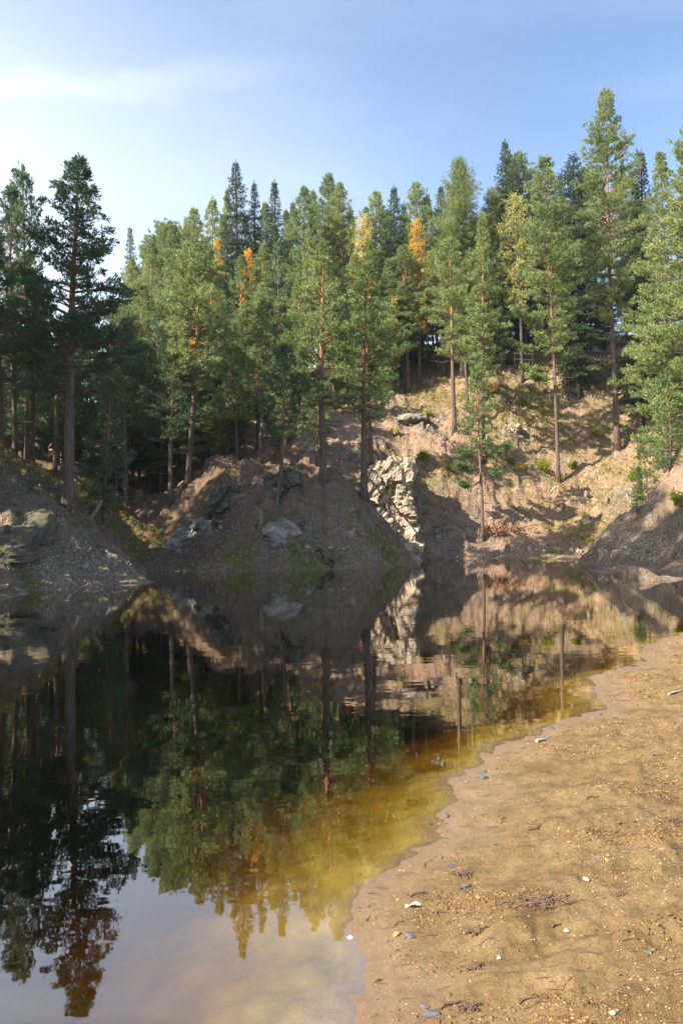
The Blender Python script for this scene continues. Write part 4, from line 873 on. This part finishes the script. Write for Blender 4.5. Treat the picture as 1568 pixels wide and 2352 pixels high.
for (px, py, rp, n) in [(1345, 1240, 60, 260), (1260, 1270, 50, 120), (950, 1062, 40, 160), (240, 1205, 40, 90), (700, 1302, 60, 110), (560, 1305, 60, 110), (900, 1296, 40, 70), (70, 1342, 28, 60), (780, 1300, 60, 70), (1190, 1215, 12, 20), (1330, 1225, 14, 30)]:
    for i in range(n):
        h = ground_hit(px+rl.normal()*rp*.45, min(py+rl.normal()*rp*.16, 1336), 18, 62) if False else None
    c = ground_hit(px, py)
    if c is None: continue
    r = rp/FPX*c[1]; xx = c[0]+rl.normal(size=n)*r*.5; yy2 = c[1]+rl.normal(size=n)*r*.35; zz = terrain(xx, yy2)[0]; k = zz > .03
    VV.append(np.stack([xx, yy2, zz], 1)[k])
PP = np.concatenate(VV); V, F = blades(PP, np.tile([0, 0, 1.], (len(PP), 1)), 10, .09, .016, .5, rl)
tag(ob('shore_grass', mesh_np('shore_grass', V, F, M['bright_cover'])), 'fresh green grass and moss tufts along the waterline and on the ledges', 'grass', kind='stuff')

# ------------------------------------------------------------------ single shrubs
def shrub(px, py, rp, mat, label, seed, group='yellowing shrubs on the slope'):
    c = ground_hit(px, py)
    if c is None: return
    r = rp/FPX*c[1]; rng = np.random.default_rng(seed); G = Geo(); TP = []
    for i in range(14):
        a = rng.uniform(0, 6.28); e = np.array([math.cos(a)*r*rng.uniform(.2, 1), math.sin(a)*r*rng.uniform(.2, .9), r*rng.uniform(.5, 1.5)])
        pts = np.stack([np.zeros(3), e*.5+rng.normal(size=3)*.05, e]); pts[0, 2] = -.1; G.tube(pts, np.array([.014, .009, .004]), 4, False)
        TP.append(e*rng.uniform(.45, 1.05, (16, 1))+rng.normal(size=(16, 3))*r*.16)
    TP = np.concatenate(TP); V, F = blades(TP, rng.normal(size=TP.shape)*.5+[0, 0, .3], 4, .13, .045, .8, rng)
    o = empty('shrub', tuple(c)); tag(o, label, 'shrub', group); ob('stems', G.mesh('stems', M['bark_grey']), o); ob('leaves', mesh_np('leaves', V, F, M[mat]), o)
shrub(1246, 1082, 18, 'green_leaf', 'bright yellow-green shrub at the foot of the open pine with the orange trunk', 1)
shrub(970, 1058, 15, 'green_leaf', 'fresh green shrub on the ledge above the bright cliff', 2)
shrub(1172, 1066, 10, 'green_leaf', 'tiny yellow shrub on the lower edge of the gully shadow', 3)
shrub(1190, 1080, 9, 'orange', 'small orange seedling beside the tiny yellow shrub', 4)
shrub(980, 955, 13, 'yellow', 'yellow shrub touching the slanting grey slab high on the slope', 5)
shrub(1035, 1085, 9, 'green_leaf', 'little green shrub on the rim of the shaded rock wall', 6)
shrub(1370, 1005, 14, 'green_leaf', 'green-yellow shrub left of the foot of the tallest pine', 7)
shrub(1315, 1080, 12, 'green_leaf', 'low green shrub right of the foot of the open orange-trunked pine', 8)
shrub(1455, 1105, 18, 'green_leaf', 'yellowish shrub at the rim above the right bank', 9)
shrub(1560, 1165, 22, 'green_leaf', 'dark green shrub growing on the face of the right bank by the photo edge', 10)
shrub(905, 1000, 12, 'yellow', 'yellow shrub among the grey rocks behind the leaning mound pine', 11)
shrub(1130, 900, 14, 'orange', 'orange-yellow shrub beside the thin pine under the fence', 12)
shrub(1435, 845, 16, 'yellow', 'yellow bush on the slope behind the tallest pine trunk', 13)
shrub(1200, 935, 13, 'green_leaf', 'round green shrub in the bilberry patch on the middle slope', 14)

# ------------------------------------------------------------------ fence
M['wood'] = plain('weathered_wood', (.72, .64, .52), .8, .3, 12)
def fence(x0, x1, ytop, D, posts, label, hgt=1.05):
    a = P(x0, ytop, D); b = P(x1, ytop, D+.5); o = empty('wooden_fence', ((a[0]+b[0])/2, (a[1]+b[1])/2, gz((a[0]+b[0])/2, a[1]))); tag(o, label, 'fence', 'wooden fences above the slope')
    z0 = o.location.z; zt_ = max(z0+hgt, (a[2]+b[2])/2)
    def R(p): return np.array(p)-np.array(o.location)
    for f in posts:
        q = a+(b-a)*f; g = Geo(); g.tube([R((q[0], q[1], min(gz(q[0], q[1]), zt_-1)-.3)), R((q[0]+.01, q[1], zt_-.4)), R((q[0], q[1], zt_+.04))], [.055, .05, .05], 7); ob('post', g.mesh('post', M['wood'], True), o)
    for dz in (0, -.52):
        g = Geo(); n = 6; s = np.linspace(0, 1, n); pts = np.stack([a[0]+(b[0]-a[0])*s-o.location.x, a[1]+(b[1]-a[1])*s-o.location.y-.07, np.full(n, zt_+dz-z0)+np.sin(s*5)*.015], 1)
        g.tube(pts, np.full(n, .06), 6); ob('rail', g.mesh('rail', M['wood'], True), o)
_f = ground_hit(1190, 838); fence(1150, 1224, 812, _f[1] if _f is not None else 63, (.0, .41, .98), 'light wooden two-rail fence at the top of the slope, left of the open pine')
_f = ground_hit(1325, 835); fence(1298, 1352, 808, _f[1] if _f is not None else 63, (.02, .5, .98), 'light wooden fence section right of the open orange-trunked pine')

# ------------------------------------------------------------------ dead wood on the banks
M['deadwood'] = plain('dead_wood', (.20, .15, .11), .9, .4, 9); M['dryleaf'] = island_mat('dry_brown_leaves', [(.34, .15, .07), (.24, .10, .05), (.45, .23, .11)], .2)
c = ground_hit(1140, 1228); g = Geo(); TP = []; r_ = np.random.default_rng(8)
for i in range(26):
    a = r_.uniform(0, 6.28); ln = r_.uniform(.5, 1.3); e = np.array([math.cos(a)*ln, math.sin(a)*ln*.5, abs(r_.normal())*.30+.08]); s0 = np.array([r_.normal()*.4, r_.normal()*.2, .05])
    g.tube(np.stack([s0, s0+e*.5+[0, 0, .12], s0+e]), [.03, .02, .008], 4, False); TP.append(s0+e*r_.uniform(.3, 1, (14, 1))+r_.normal(size=(14, 3))*.09)
TP = np.concatenate(TP); V, F = blades(TP, r_.normal(size=TP.shape), 4, .13, .05, .8, r_)
o = empty('brushwood', tuple(c)); tag(o, 'heap of dry brown branches with leaves lying beside the slender pond-side pine', 'brushwood'); ob('branches', g.mesh('branches', M['deadwood']), o); ob('dry_leaves', mesh_np('dry_leaves', V, F, M['dryleaf']), o)
def log(pts, rad, label, name='dead_log', cat='dead wood', mat='deadwood', sides=7, group=None):
    pts = np.array(pts, float); o0 = pts[0].copy(); g = Geo(); g.tube(pts-o0, rad, sides); o = ob(name, g.mesh(name, M[mat], True), None, tuple(o0)); tag(o, label, cat, group); return o
D_l = 30.5
log([P(186, 1212, D_l), P(205, 1195, D_l), P(222, 1172, D_l+.3), P(234, 1148, D_l+.6)], [.14, .12, .09, .05], 'dark curved dead trunk leaning over the green hollow right of the tall lone pine')
h = ground_hit(598, 1218); log([h-[0, 0, .2], h+[.03, 0, .45], h+[-.02, .02, .95]], [.13, .11, .09], 'broken dark stump standing left of the split boulder on the mound', 'tree_stump', 'stump')
h = ground_hit(1300, 1195); 
def lie(px0, py0, px1, py1, r, label, lift=.05, **k):
    a = ground_hit(px0, py0); b = ground_hit(px1, py1)
    if a is None or b is None: return
    s = np.linspace(0, 1, 6)[:, None]; p = a+(b-a)*s; p[:, 2] = np.maximum(p[:, 2], terrain(p[:, 0], p[:, 1])[0])+lift; return log(p, np.linspace(r, r*.4, 6), label, **k)
lie(1160, 1222, 1245, 1207, .05, 'long thin dead branch lying across the low slope right of the brushwood', name='fallen_branch')
lie(1118, 1180, 1133, 1196, .035, 'short pale snapped branch beside the slender pond-side pine', name='fallen_branch', mat='wood', lift=.2)
lie(1275, 1120, 1262, 1135, .035, 'short bent branch lying below the open orange-trunked pine', name='fallen_branch', mat='wood')
lie(860, 1095, 795, 1108, .09, 'fallen log on the path between the mound crest and the slope', name='dead_log')
lie(505, 1030, 470, 1062, .05, 'thin fallen branch on the left slope near the two people', name='fallen_branch', mat='wood')
for i, (px, py, hh, lb) in enumerate([(1345, 1148, .5, 'jagged brown stump, left of two stumps low on the sunlit slope'), (1392, 1158, .45, 'dark stump right of the jagged brown stump, below the yellowish rim shrub'), (1290, 1168, .3, 'little stump among the litter below the open orange-trunked pine'), (1118, 820, .5, 'stump just below the wooden fence posts')]):
    h = ground_hit(px, py)
    if h is not None: log([h-[0, 0, .2], h+[.02, 0, hh*.5], h+[.05, 0, hh]], [.17, .14, .11], lb, 'tree_stump', 'stump', mat='deadwood', group='stumps on the sunlit slope')
for i, (px, py, hpx, lb) in enumerate([(1165, 1140+65, 16, 'tiny pine seedling right of the gully shadow on bare soil'), (1100, 900, 60, 'young bushy pine in the bilberries left of the fence'), (1462, 1185, 70, 'dark young pine poking above the rim of the right bank'), (1510, 1085, 80, 'young pine with pale needles between the two right bank seedlings'), (1255, 905, 40, 'small pine sapling left of the open pine trunk high on the slope'), (905, 905, 70, 'young pine in the sun on the upper slope above the grey rocks')]):
    h = ground_hit(px, py)
    if h is None: continue
    H = hpx/FPX*h[1]*1.6; plant('pine_seedling', 'Y4', None, h[0], h[1], H, lb, 'young pines on the slope', rz=i*1.3, wscale=MESHES['Y4'][2]/H*.5 if False else 1.15, cat='young tree')
# thin leaning sapling in front of the bright cliff
a = P(862, 1238, 40.2); a[2] = gz(a[0], a[1])-.1
g = Geo(); b = P(893, 1165, 40.0); c2 = P(903, 1110, 40.2); d2 = P(912, 1060, 40.4)
sap = empty('leaning_sapling', tuple(a)); tag(sap, 'bare thin sapling bending across the bright cliff behind the mound', 'sapling')
g.tube(np.array([a, b, c2, d2])-a, [.05, .04, .025, .01], 6)
for (p0, p1) in ((b, P(925, 1172, 40)), (b, P(868, 1188, 40)), (c2, P(880, 1100, 40)), (c2, P(918, 1085, 40)), (d2, P(922, 1050, 40))): g.tube(np.stack([p0-a, (p0+p1)/2-a+[0, 0, .08], p1-a]), [.018, .012, .005], 4, False)
ob('stem', g.mesh('stem', M['bark_dark'], True), sap)
TP = np.concatenate([d2-a+np.random.default_rng(3).normal(size=(40, 3))*.28, c2-a+np.random.default_rng(4).normal(size=(18, 3))*.25]); V, F = blades(TP, np.random.default_rng(5).normal(size=TP.shape), 4, .09, .035, .8, np.random.default_rng(6))
ob('leaves', mesh_np('leaves', V, F, M['green_leaf']), sap)

# ------------------------------------------------------------------ two people resting
for nme, cc in (('skin', (.55, .36, .27)), ('navy', (.03, .04, .07)), ('blue', (.12, .22, .42)), ('red', (.60, .05, .08)), ('brownhair', (.13, .06, .03)), ('dkred', (.30, .08, .07)), ('denim', (.05, .07, .12)), ('white', (.6, .6, .62))): M[nme] = plain(nme+'_surface', cc, .8, .15, 30)
def skinned(name, verts, edges, radii, mat, parent, root=0):
    me = bpy.data.meshes.new(name); me.from_pydata(verts, edges, []); me.update(); o = ob(name, me, parent); md = o.modifiers.new('skin', 'SKIN'); md.use_smooth_shade = True
    sv = me.skin_vertices[0].data
    for i, r in enumerate(radii): sv[i].radius = (r, r) if not isinstance(r, tuple) else r
    sv[root].use_root = True
    s = o.modifiers.new('sub', 'SUBSURF'); s.levels = 2; s.render_levels = 2; me.materials.append(mat); return o
def person(loc, rz, top, legs, hair, shoe, label, bag=None):
    """seated on the slope, knees drawn up, arms resting on the knees"""
    o = empty('person', loc, rz); tag(o, label, 'person', 'people resting on the slope')
    # body: pelvis, spine, neck, head; arms with hands; legs
    v = [(0, 0, .12), (0, .03, .30), (0, .02, .50), (0, -.02, .60), (0, -.04, .68), (0, -.05, .80), (0, -.05, .88)]
    e = [(i, i+1) for i in range(6)]; r = [(.16, .12), (.13, .10), (.15, .10), .055, .06, .085, .07]
    for s in (-1, 1):
        b = len(v); v += [(s*.18, 0, .54), (s*.25, -.12, .36), (s*.15, -.36, .42), (s*.13, -.42, .40)]; e += [(2, b), (b, b+1), (b+1, b+2), (b+2, b+3)]; r += [.055, .045, .032, .036]
        b = len(v); v += [(s*.11, -.04, .12), (s*.14, -.40, .40), (s*.14, -.62, .04), (s*.14, -.78, .02)]; e += [(0, b), (b, b+1), (b+1, b+2), (b+2, b+3)]; r += [.095, .065, .045, .038]
        for k_ in range(5):
            q = len(v); hx = s*.13+(k_-2)*.014; v += [(hx, -.48, .385-.004*abs(k_-2)), (hx, -.51-.006*(2-abs(k_-2)), .36)]; e += [(b-1, q), (q, q+1)]; r += [.009, .008]
    skinned('body', v, e, r, M['skin'], o)
    tv = [(0, 0, .10), (0, .03, .30), (0, .02, .50), (0, -.01, .585)]; te = [(0, 1), (1, 2), (2, 3)]; tr_ = [(.175, .135), (.15, .12), (.17, .125), .07]
    for s in (-1, 1):
        b = len(tv); tv += [(s*.18, 0, .54), (s*.25, -.12, .36), (s*.16, -.34, .415)]; te += [(2, b), (b, b+1), (b+1, b+2)]; tr_ += [.07, .058, .044]
    skinned('jacket', tv, te, tr_, M[top], o)
    lv = [(0, 0, .09)]; le = []; lr = [(.175, .13)]
    for s in (-1, 1):
        b = len(lv); lv += [(s*.11, -.05, .12), (s*.14, -.40, .40), (s*.14, -.61, .08)]; le += [(0, b), (b, b+1), (b+1, b+2)]; lr += [.11, .08, .06]
    skinned('trousers', lv, le, lr, M[legs], o)
    skinned('hair', [(0, -.02, .80), (0, -.025, .875), (0, -.05, .925)], [(0, 1), (1, 2)], [.085, .098, .07], M[hair], o)
    for s in (-1, 1): skinned('shoe', [(s*.14, -.62, .045), (s*.14, -.74, .03), (s*.14, -.84, .025)], [(0, 1), (1, 2)], [.055, .05, .04], M[shoe], o)
h = ground_hit(478, 1052)
if h is not None:
    person((h[0], h[1], h[2]-.02), math.radians(-18), 'navy', 'denim', 'brownhair', 'red', 'person with brown hair sitting on the slope in a dark jacket and red shoes')
    h2 = ground_hit(461, 1048)
    person((h2[0], h2[1], h2[2]-.02), math.radians(30), 'blue', 'dkred', 'navy', 'navy', 'person in a blue top and reddish trousers sitting left of the brown-haired one')

# ------------------------------------------------------------------ beach: stones, slates, sticks, needle bundles
def bh(px, py): return ground_hit(px, py, 1.6, 17.)
M['slate'] = plain('blue_grey_slate', (.115, .12, .135), .5, .3, 25); M['palestone'] = plain('pale_stone', (.55, .5, .38), .7, .25, 25); M['twig'] = plain('brown_twig', (.13, .08, .055), .85, .3, 60)
M['greystick'] = plain('bleached_stick', (.42, .40, .37), .8, .25, 60); M['greenstone'] = plain('greenish_stone', (.5, .56, .45), .7, .2, 30); M['ochre'] = plain('ochre_stone', (.5, .30, .10), .8, .25, 30); M['leaf_pale'] = plain('pale_dry_leaf', (.68, .55, .42), .7, .2, 40)
def stone(px, py, wp, ratio, mat, label, seed, thick=.25, rz=0., group='flat stones on the beach', name='flat_stone'):
    h = bh(px, py)
    if h is None: return
    s = wp/FPX*h[1]*.5; g = rock_geo(seed, s, s*ratio, s*thick, 1); o = ob(name, g.mesh(name, M[mat]), None, (h[0], h[1], h[2]+s*thick*.35)); o.rotation_euler = (random.uniform(-.08, .08), random.uniform(-.08, .08), rz); tag(o, label, 'stone', group)
for i, a in enumerate([(1264, 1673, 26, .7, 'slate', 'long grey slate lying where the far shoreline turns'), (1104, 1776, 20, 1.0, 'slate', 'upright grey slate at the water edge in the middle of the shoreline'), (1111, 1789, 24, .6, 'slate', 'dark slate just below the upright grey slate'),
    (1025, 1875, 22, .5, 'slate', 'thin dark slate on the wet sand near the olive shallows'), (989, 1896, 14, .6, 'slate', 'small dark slate touching the water below the thin dark slate'), (981, 1937, 14, .7, 'slate', 'small blackish chip on wet sand, third slate down the shoreline'),
    (1075, 1929, 12, .9, 'slate', 'rounded bluish pebble on dry sand inland of the blackish chip'), (1144, 1941, 15, .6, 'slate', 'narrow grey stone right of the rounded bluish pebble'), (1036, 1993, 24, .7, 'slate', 'dark blue slate with a twig lying on it'), (1064, 2037, 20, 1.1, 'slate', 'bluish angular slate left of the big needle heap'),
    (943, 2151, 26, .75, 'slate', 'flat square blue-grey slate sunk in the sand near the lower shoreline'), (996, 2331, 40, .6, 'slate', 'large dark slate at the bottom edge of the photo'), (978, 2318, 24, .6, 'slate', 'smaller blue slate leaning on the large bottom slate'), (1366, 1979, 20, .45, 'slate', 'long thin dark stone in the middle of the dry beach'),
    (1347, 2023, 16, .8, 'palestone', 'white rounded stone below the long thin dark stone'), (1490, 2188, 22, .8, 'slate', 'half buried dark grey stone near the right edge of the lower beach'), (803, 2158, 13, .9, 'greenstone', 'pale greenish square pebble right at the lower waterline'), (912, 2150, 15, .6, 'ochre', 'ochre pebble left of the flat square slate'),
    (1098, 2066, 16, .5, 'ochre', 'flat ochre pebble below the bluish angular slate'), (914, 2070, 10, .9, 'ochre', 'small ochre pebble beside the puddle near the shore'), (1228, 1846, 14, .6, 'slate', 'flat violet-grey stone above the middle needle bundle'), (1377, 1642, 22, .4, 'slate', 'black flat stone on the far shoreline bend'),
    (1145, 2208, 12, .8, 'palestone', 'cream pebble between the two lower needle bundles'), (1300, 2140, 12, .8, 'palestone', 'cream pebble right of the long curved twig'), (1405, 2330, 14, .8, 'palestone', 'pale yellow stone at the bottom of the dry beach'), (1500, 1735, 15, .7, 'slate', 'small dark stone high on the dry beach at the right')]):
    stone(a[0], a[1], a[2], a[3], a[4], a[5], 300+i, .3 if a[4] == 'slate' else .6, random.uniform(0, 3))
def stick(px0, py0, px1, py1, r, label, mat='twig', bend=.05, name='twig', group='twigs on the beach', cat='twig'):
    a = bh(px0, py0); b = bh(px1, py1); r = r*.5
    if a is None or b is None: return
    n = 7; s = np.linspace(0, 1, n)[:, None]; p = a+(b-a)*s; l = np.linalg.norm(b-a); nrm_ = np.array([-(b-a)[1], (b-a)[0], 0]); p = p+nrm_*np.sin(s*3.1)*bend+nrm_*np.sin(s*9)*.03; p[:, 2] = terrain(p[:, 0], p[:, 1])[0]+r*.8+.006*np.sin(s[:, 0]*5)
    g = Geo(); g.tube(p-a, r*(1.1-.6*s[:, 0]), 6)
    if l > .12: q = (p[3]-a); g.tube(np.stack([q, q+nrm_*.12+(b-a)*.08, q+nrm_*.2+(b-a)*.2]), [r*.5, r*.4, r*.25], 5)
    o = ob(name, g.mesh(name, M[mat], True), None, tuple(a)); tag(o, label, cat, group)
for a in [(1232, 1707, 1262, 1697, .022, 'thick bleached stick lying on the shore above the upright slate', 'greystick'), (1535, 1597, 1568, 1590, .015, 'pale stick at the right edge on the far reddish sand', 'greystick'),
    (1268, 2138, 1296, 2118, .006, 'long curved brown twig right of the lower needle bundles'), (905, 2130, 940, 2118, .005, 'thin twig above the ochre pebble near the shore'), (985, 2103, 1052, 2098, .005, 'long twig running left from the big needle heap'), (1492, 2018, 1496, 2042, .004, 'short upright-looking twig on the right of the dry beach'),
    (1150, 1893, 1165, 1872, .005, 'thin twig left of the middle needle bundle'), (975, 1994, 984, 1972, .004, 'fine twig on pale wet sand beside the blue slate'), (940, 2062, 1000, 2052, .007, 'wavy dark twig in the wet sand above the pale leaf'), (845, 2054, 885, 2062, .009, 'dark crooked twig curling round the shore puddle'),
    (1010, 2322, 1080, 2300, .010, 'dark stick leaning on the large bottom slate'), (860, 2262, 884, 2252, .006, 'forked twig at the edge of the lower sand spit'), (1190, 2310, 1250, 2292, .005, 'thin dark twig near the bottom of the beach'), (1420, 2245, 1450, 2252, .009, 'short stout dark stick low on the dry beach'),
    (1300, 2078, 1370, 2074, .005, 'straight twig right of the big needle heap'), (1100, 2175, 1165, 2180, .005, 'twig under the upper of the two lower needle bundles'), (1345, 1840, 1375, 1828, .010, 'dark short root piece in the middle of the upper beach'), (1030, 2010, 1080, 2006, .005, 'thin twig lying just below the dark blue slate')]:
    stick(*a[:6], *(a[6:7]))
def bundle(px, py, wp, n, label, seed):
    h = bh(px, py)
    if h is None: return
    rng = np.random.default_rng(seed); s = wp/FPX*h[1]*.5; g = Geo()
    for i in range(n):
        a = rng.uniform(0, 6.28); c = np.array([rng.normal()*s*.35, rng.normal()*s*.2, .004]); l = s*rng.uniform(.3, .8); d = np.array([math.cos(a), math.sin(a)*.7, rng.uniform(0, .45)])*l
        p = np.stack([c-d*.5*[1, 1, 0], c+[0, 0, .008], c+d*.5]); q = p+h; p[:, 2] += terrain(q[:, 0], q[:, 1])[0]-h[2]; g.tube(p, np.array([.0016, .0022, .0012]), 4)
    o = ob('pine_needle_bundle', g.mesh('pine_needle_bundle', M['twig']), None, tuple(h)); tag(o, label, 'pine needles', 'needle bundles on the beach')
for i, a in enumerate([(1234, 2078, 130, 110, 'largest heap of brown pine needles in the middle of the lower beach'), (1091, 2146, 60, 45, 'upper of the two lower needle bundles, left of the cream pebble'), (1086, 2228, 62, 55, 'lowest star-shaped needle bundle above the large bottom slate'),
    (1226, 1907, 46, 30, 'small middle needle bundle on the upper dry beach'), (1062, 2010, 60, 40, 'needle tangle just right of the dark blue slate'), (1075, 2320, 60, 40, 'needle scraps right of the large bottom slate'), (1430, 2060, 40, 20, 'sparse needle cluster toward the right of the beach'), (1550, 1890, 50, 20, 'sparse needle cluster at the right photo edge')]): bundle(*a[:4], a[4], 430+i)
h = bh(948, 2085); s_ = .035; g = Geo(); xs_ = np.linspace(-1, 1, 9); up = np.stack([xs_*s_, .35*s_*(1-xs_**2)+.2*s_*xs_, .012+.006*np.sin(xs_*4)], 1); dn = np.stack([xs_*s_, -.35*s_*(1-xs_**2)+.2*s_*xs_, .010+.008*np.cos(xs_*3)], 1)
v_ = np.concatenate([up, dn, up-[0, 0, .0015], dn-[0, 0, .0015]]); f_ = []
for i in range(8): f_ += [(i, i+9, i+10), (i, i+10, i+1), (i+18, i+28, i+27), (i+18, i+19, i+28)]
g.add(v_, f_); tag(ob('dry_leaf', g.mesh('dry_leaf', M['leaf_pale'], True), None, tuple(h)), 'pale curled leaf lying on wet sand beside the shore puddle', 'leaf')

M['gravel'] = island_mat('gravel_grain', [(.32, .22, .11), (.22, .14, .06), (.38, .29, .17), (.15, .09, .04), (.30, .20, .09), (.18, .15, .12), (.26, .17, .075), (.36, .28, .17)], 0)
M['crumb'] = island_mat('soil_crumb', [(.16, .09, .035), (.22, .13, .05), (.11, .065, .03)], 0)
OCT = np.array([(1, 0, 0), (0, 1, 0), (-1, 0, 0), (0, -1, 0), (0, 0, 1), (0, 0, -1)], float); OF = np.array([(0, 1, 4), (1, 2, 4), (2, 3, 4), (3, 0, 4), (1, 0, 5), (2, 1, 5), (3, 2, 5), (0, 3, 5)])
def grains(n, size, rng, clump=None):
    D = 1.9*np.exp(rng.random(n)*math.log(9.5)); u = rng.uniform(-.05, .62, n); x = u*D; sd = sdist(x, D); k = sd > .03
    if clump is not None: k &= clump(x, D, sd) > rng.random(n)
    x, D = x[k], D[k]; z = terrain(x, D)[0]; n = len(x); s = size*(.5+D/6)*rng.uniform(.35, 1.25, n)**2
    a = rng.uniform(0, 6.28, n); sc = rng.uniform(.6, 1.3, (n, 1, 3))*np.array([1, 1, .6])
    v = OCT[None]*sc+rng.normal(size=(n, 6, 3))*.16; c_, s_2 = np.cos(a)[:, None], np.sin(a)[:, None]
    v = np.stack([v[..., 0]*c_-v[..., 1]*s_2, v[..., 0]*s_2+v[..., 1]*c_, v[..., 2]], -1)*s[:, None, None]+np.stack([x, D, z+s*.15], 1)[:, None]
    return v.reshape(-1, 3), (OF[None]+np.arange(n)[:, None, None]*6).reshape(-1, 3)
V, F = grains(60000, .0038, np.random.default_rng(1), lambda x, y, sd: sstep(-.5, .7, fbm(x*2.4, y*3.4, 3, 81))*(.2+.8*sstep(.1, 1.0, sd)))
tag(ob('gravel', mesh_np('gravel', V, F, M['gravel'])), 'fine pale gravel grains sprinkled over the sandy beach', 'gravel', kind='stuff')
V, F = grains(90000, .0065, np.random.default_rng(2), lambda x, y, sd: sstep(.0, .6, fbm(x*2.0+y*.6, y*4.2, 4, 71)+.15*np.sin(y*3))*sstep(.05, .5, sd))
tag(ob('soil_crumbs', mesh_np('soil_crumbs', V, F, M['crumb'])), 'dark brown moist soil crumbs gathered in streaks on the sand', 'soil crumbs', kind='stuff')
V, F = grains(26000, .006, np.random.default_rng(4), lambda x, y, sd: np.exp(-((sd-.10-.06*fbm(x*3, y*3, 2, 91))/.05)**2)*sstep(-.2, .5, fbm(x*5, y*5, 3, 93)))
tag(ob('shore_debris', mesh_np('shore_debris', V, F, M['crumb'])), 'thin drift line of dark crumbs along the wet edge of the beach', 'drift line', kind='stuff')
rg = np.random.default_rng(3); g = Geo()
for i in range(620):
    D = 1.9*math.exp(rg.random()*math.log(6.5)); x = rg.uniform(0, .6)*D
    if sdist(np.array([x]), np.array([D]))[0] < .06: continue
    a = rg.uniform(-.5, .7); l = rg.uniform(.012, .045)*(.7+D/8); d = np.array([math.cos(a), math.sin(a)*.8, rg.uniform(0, .15)])*l; p = np.array([x, D, gz(x, D)+.004]); g.tube(np.stack([p-d, p+[0, 0, .002], p+d]), np.array([.001, .0014, .0008])*(.6+D/5), 3, False)
tag(ob('needle_litter', g.mesh('needle_litter', M['twig'])), 'tiny loose brown needles and twig bits scattered over the beach', 'needle litter', kind='stuff')

hm = bpy.data.materials.new('haze'); hm.use_nodes = True; ht = hm.node_tree; ht.nodes.clear(); ho = N(ht, 'ShaderNodeOutputMaterial'); hv = N(ht, 'ShaderNodeVolumePrincipled')
hv.inputs['Color'].default_value = (.85, .92, 1, 1); hv.inputs["Density"].default_value = .0003; hv.inputs['Anisotropy'].default_value = .3; L(ht, hv.outputs[0], ho.inputs['Volume'])
V = [(x, y, z) for z in (-4.5, 60) for (x, y) in ((-330, -30), (330, -30), (330, 220), (-330, 220))]
tag(ob('haze', mesh_np('haze', V, [(0, 3, 2, 1), (4, 5, 6, 7), (0, 1, 5, 4), (1, 2, 6, 5), (2, 3, 7, 6), (3, 0, 4, 7)], hm)), kind='stuff')
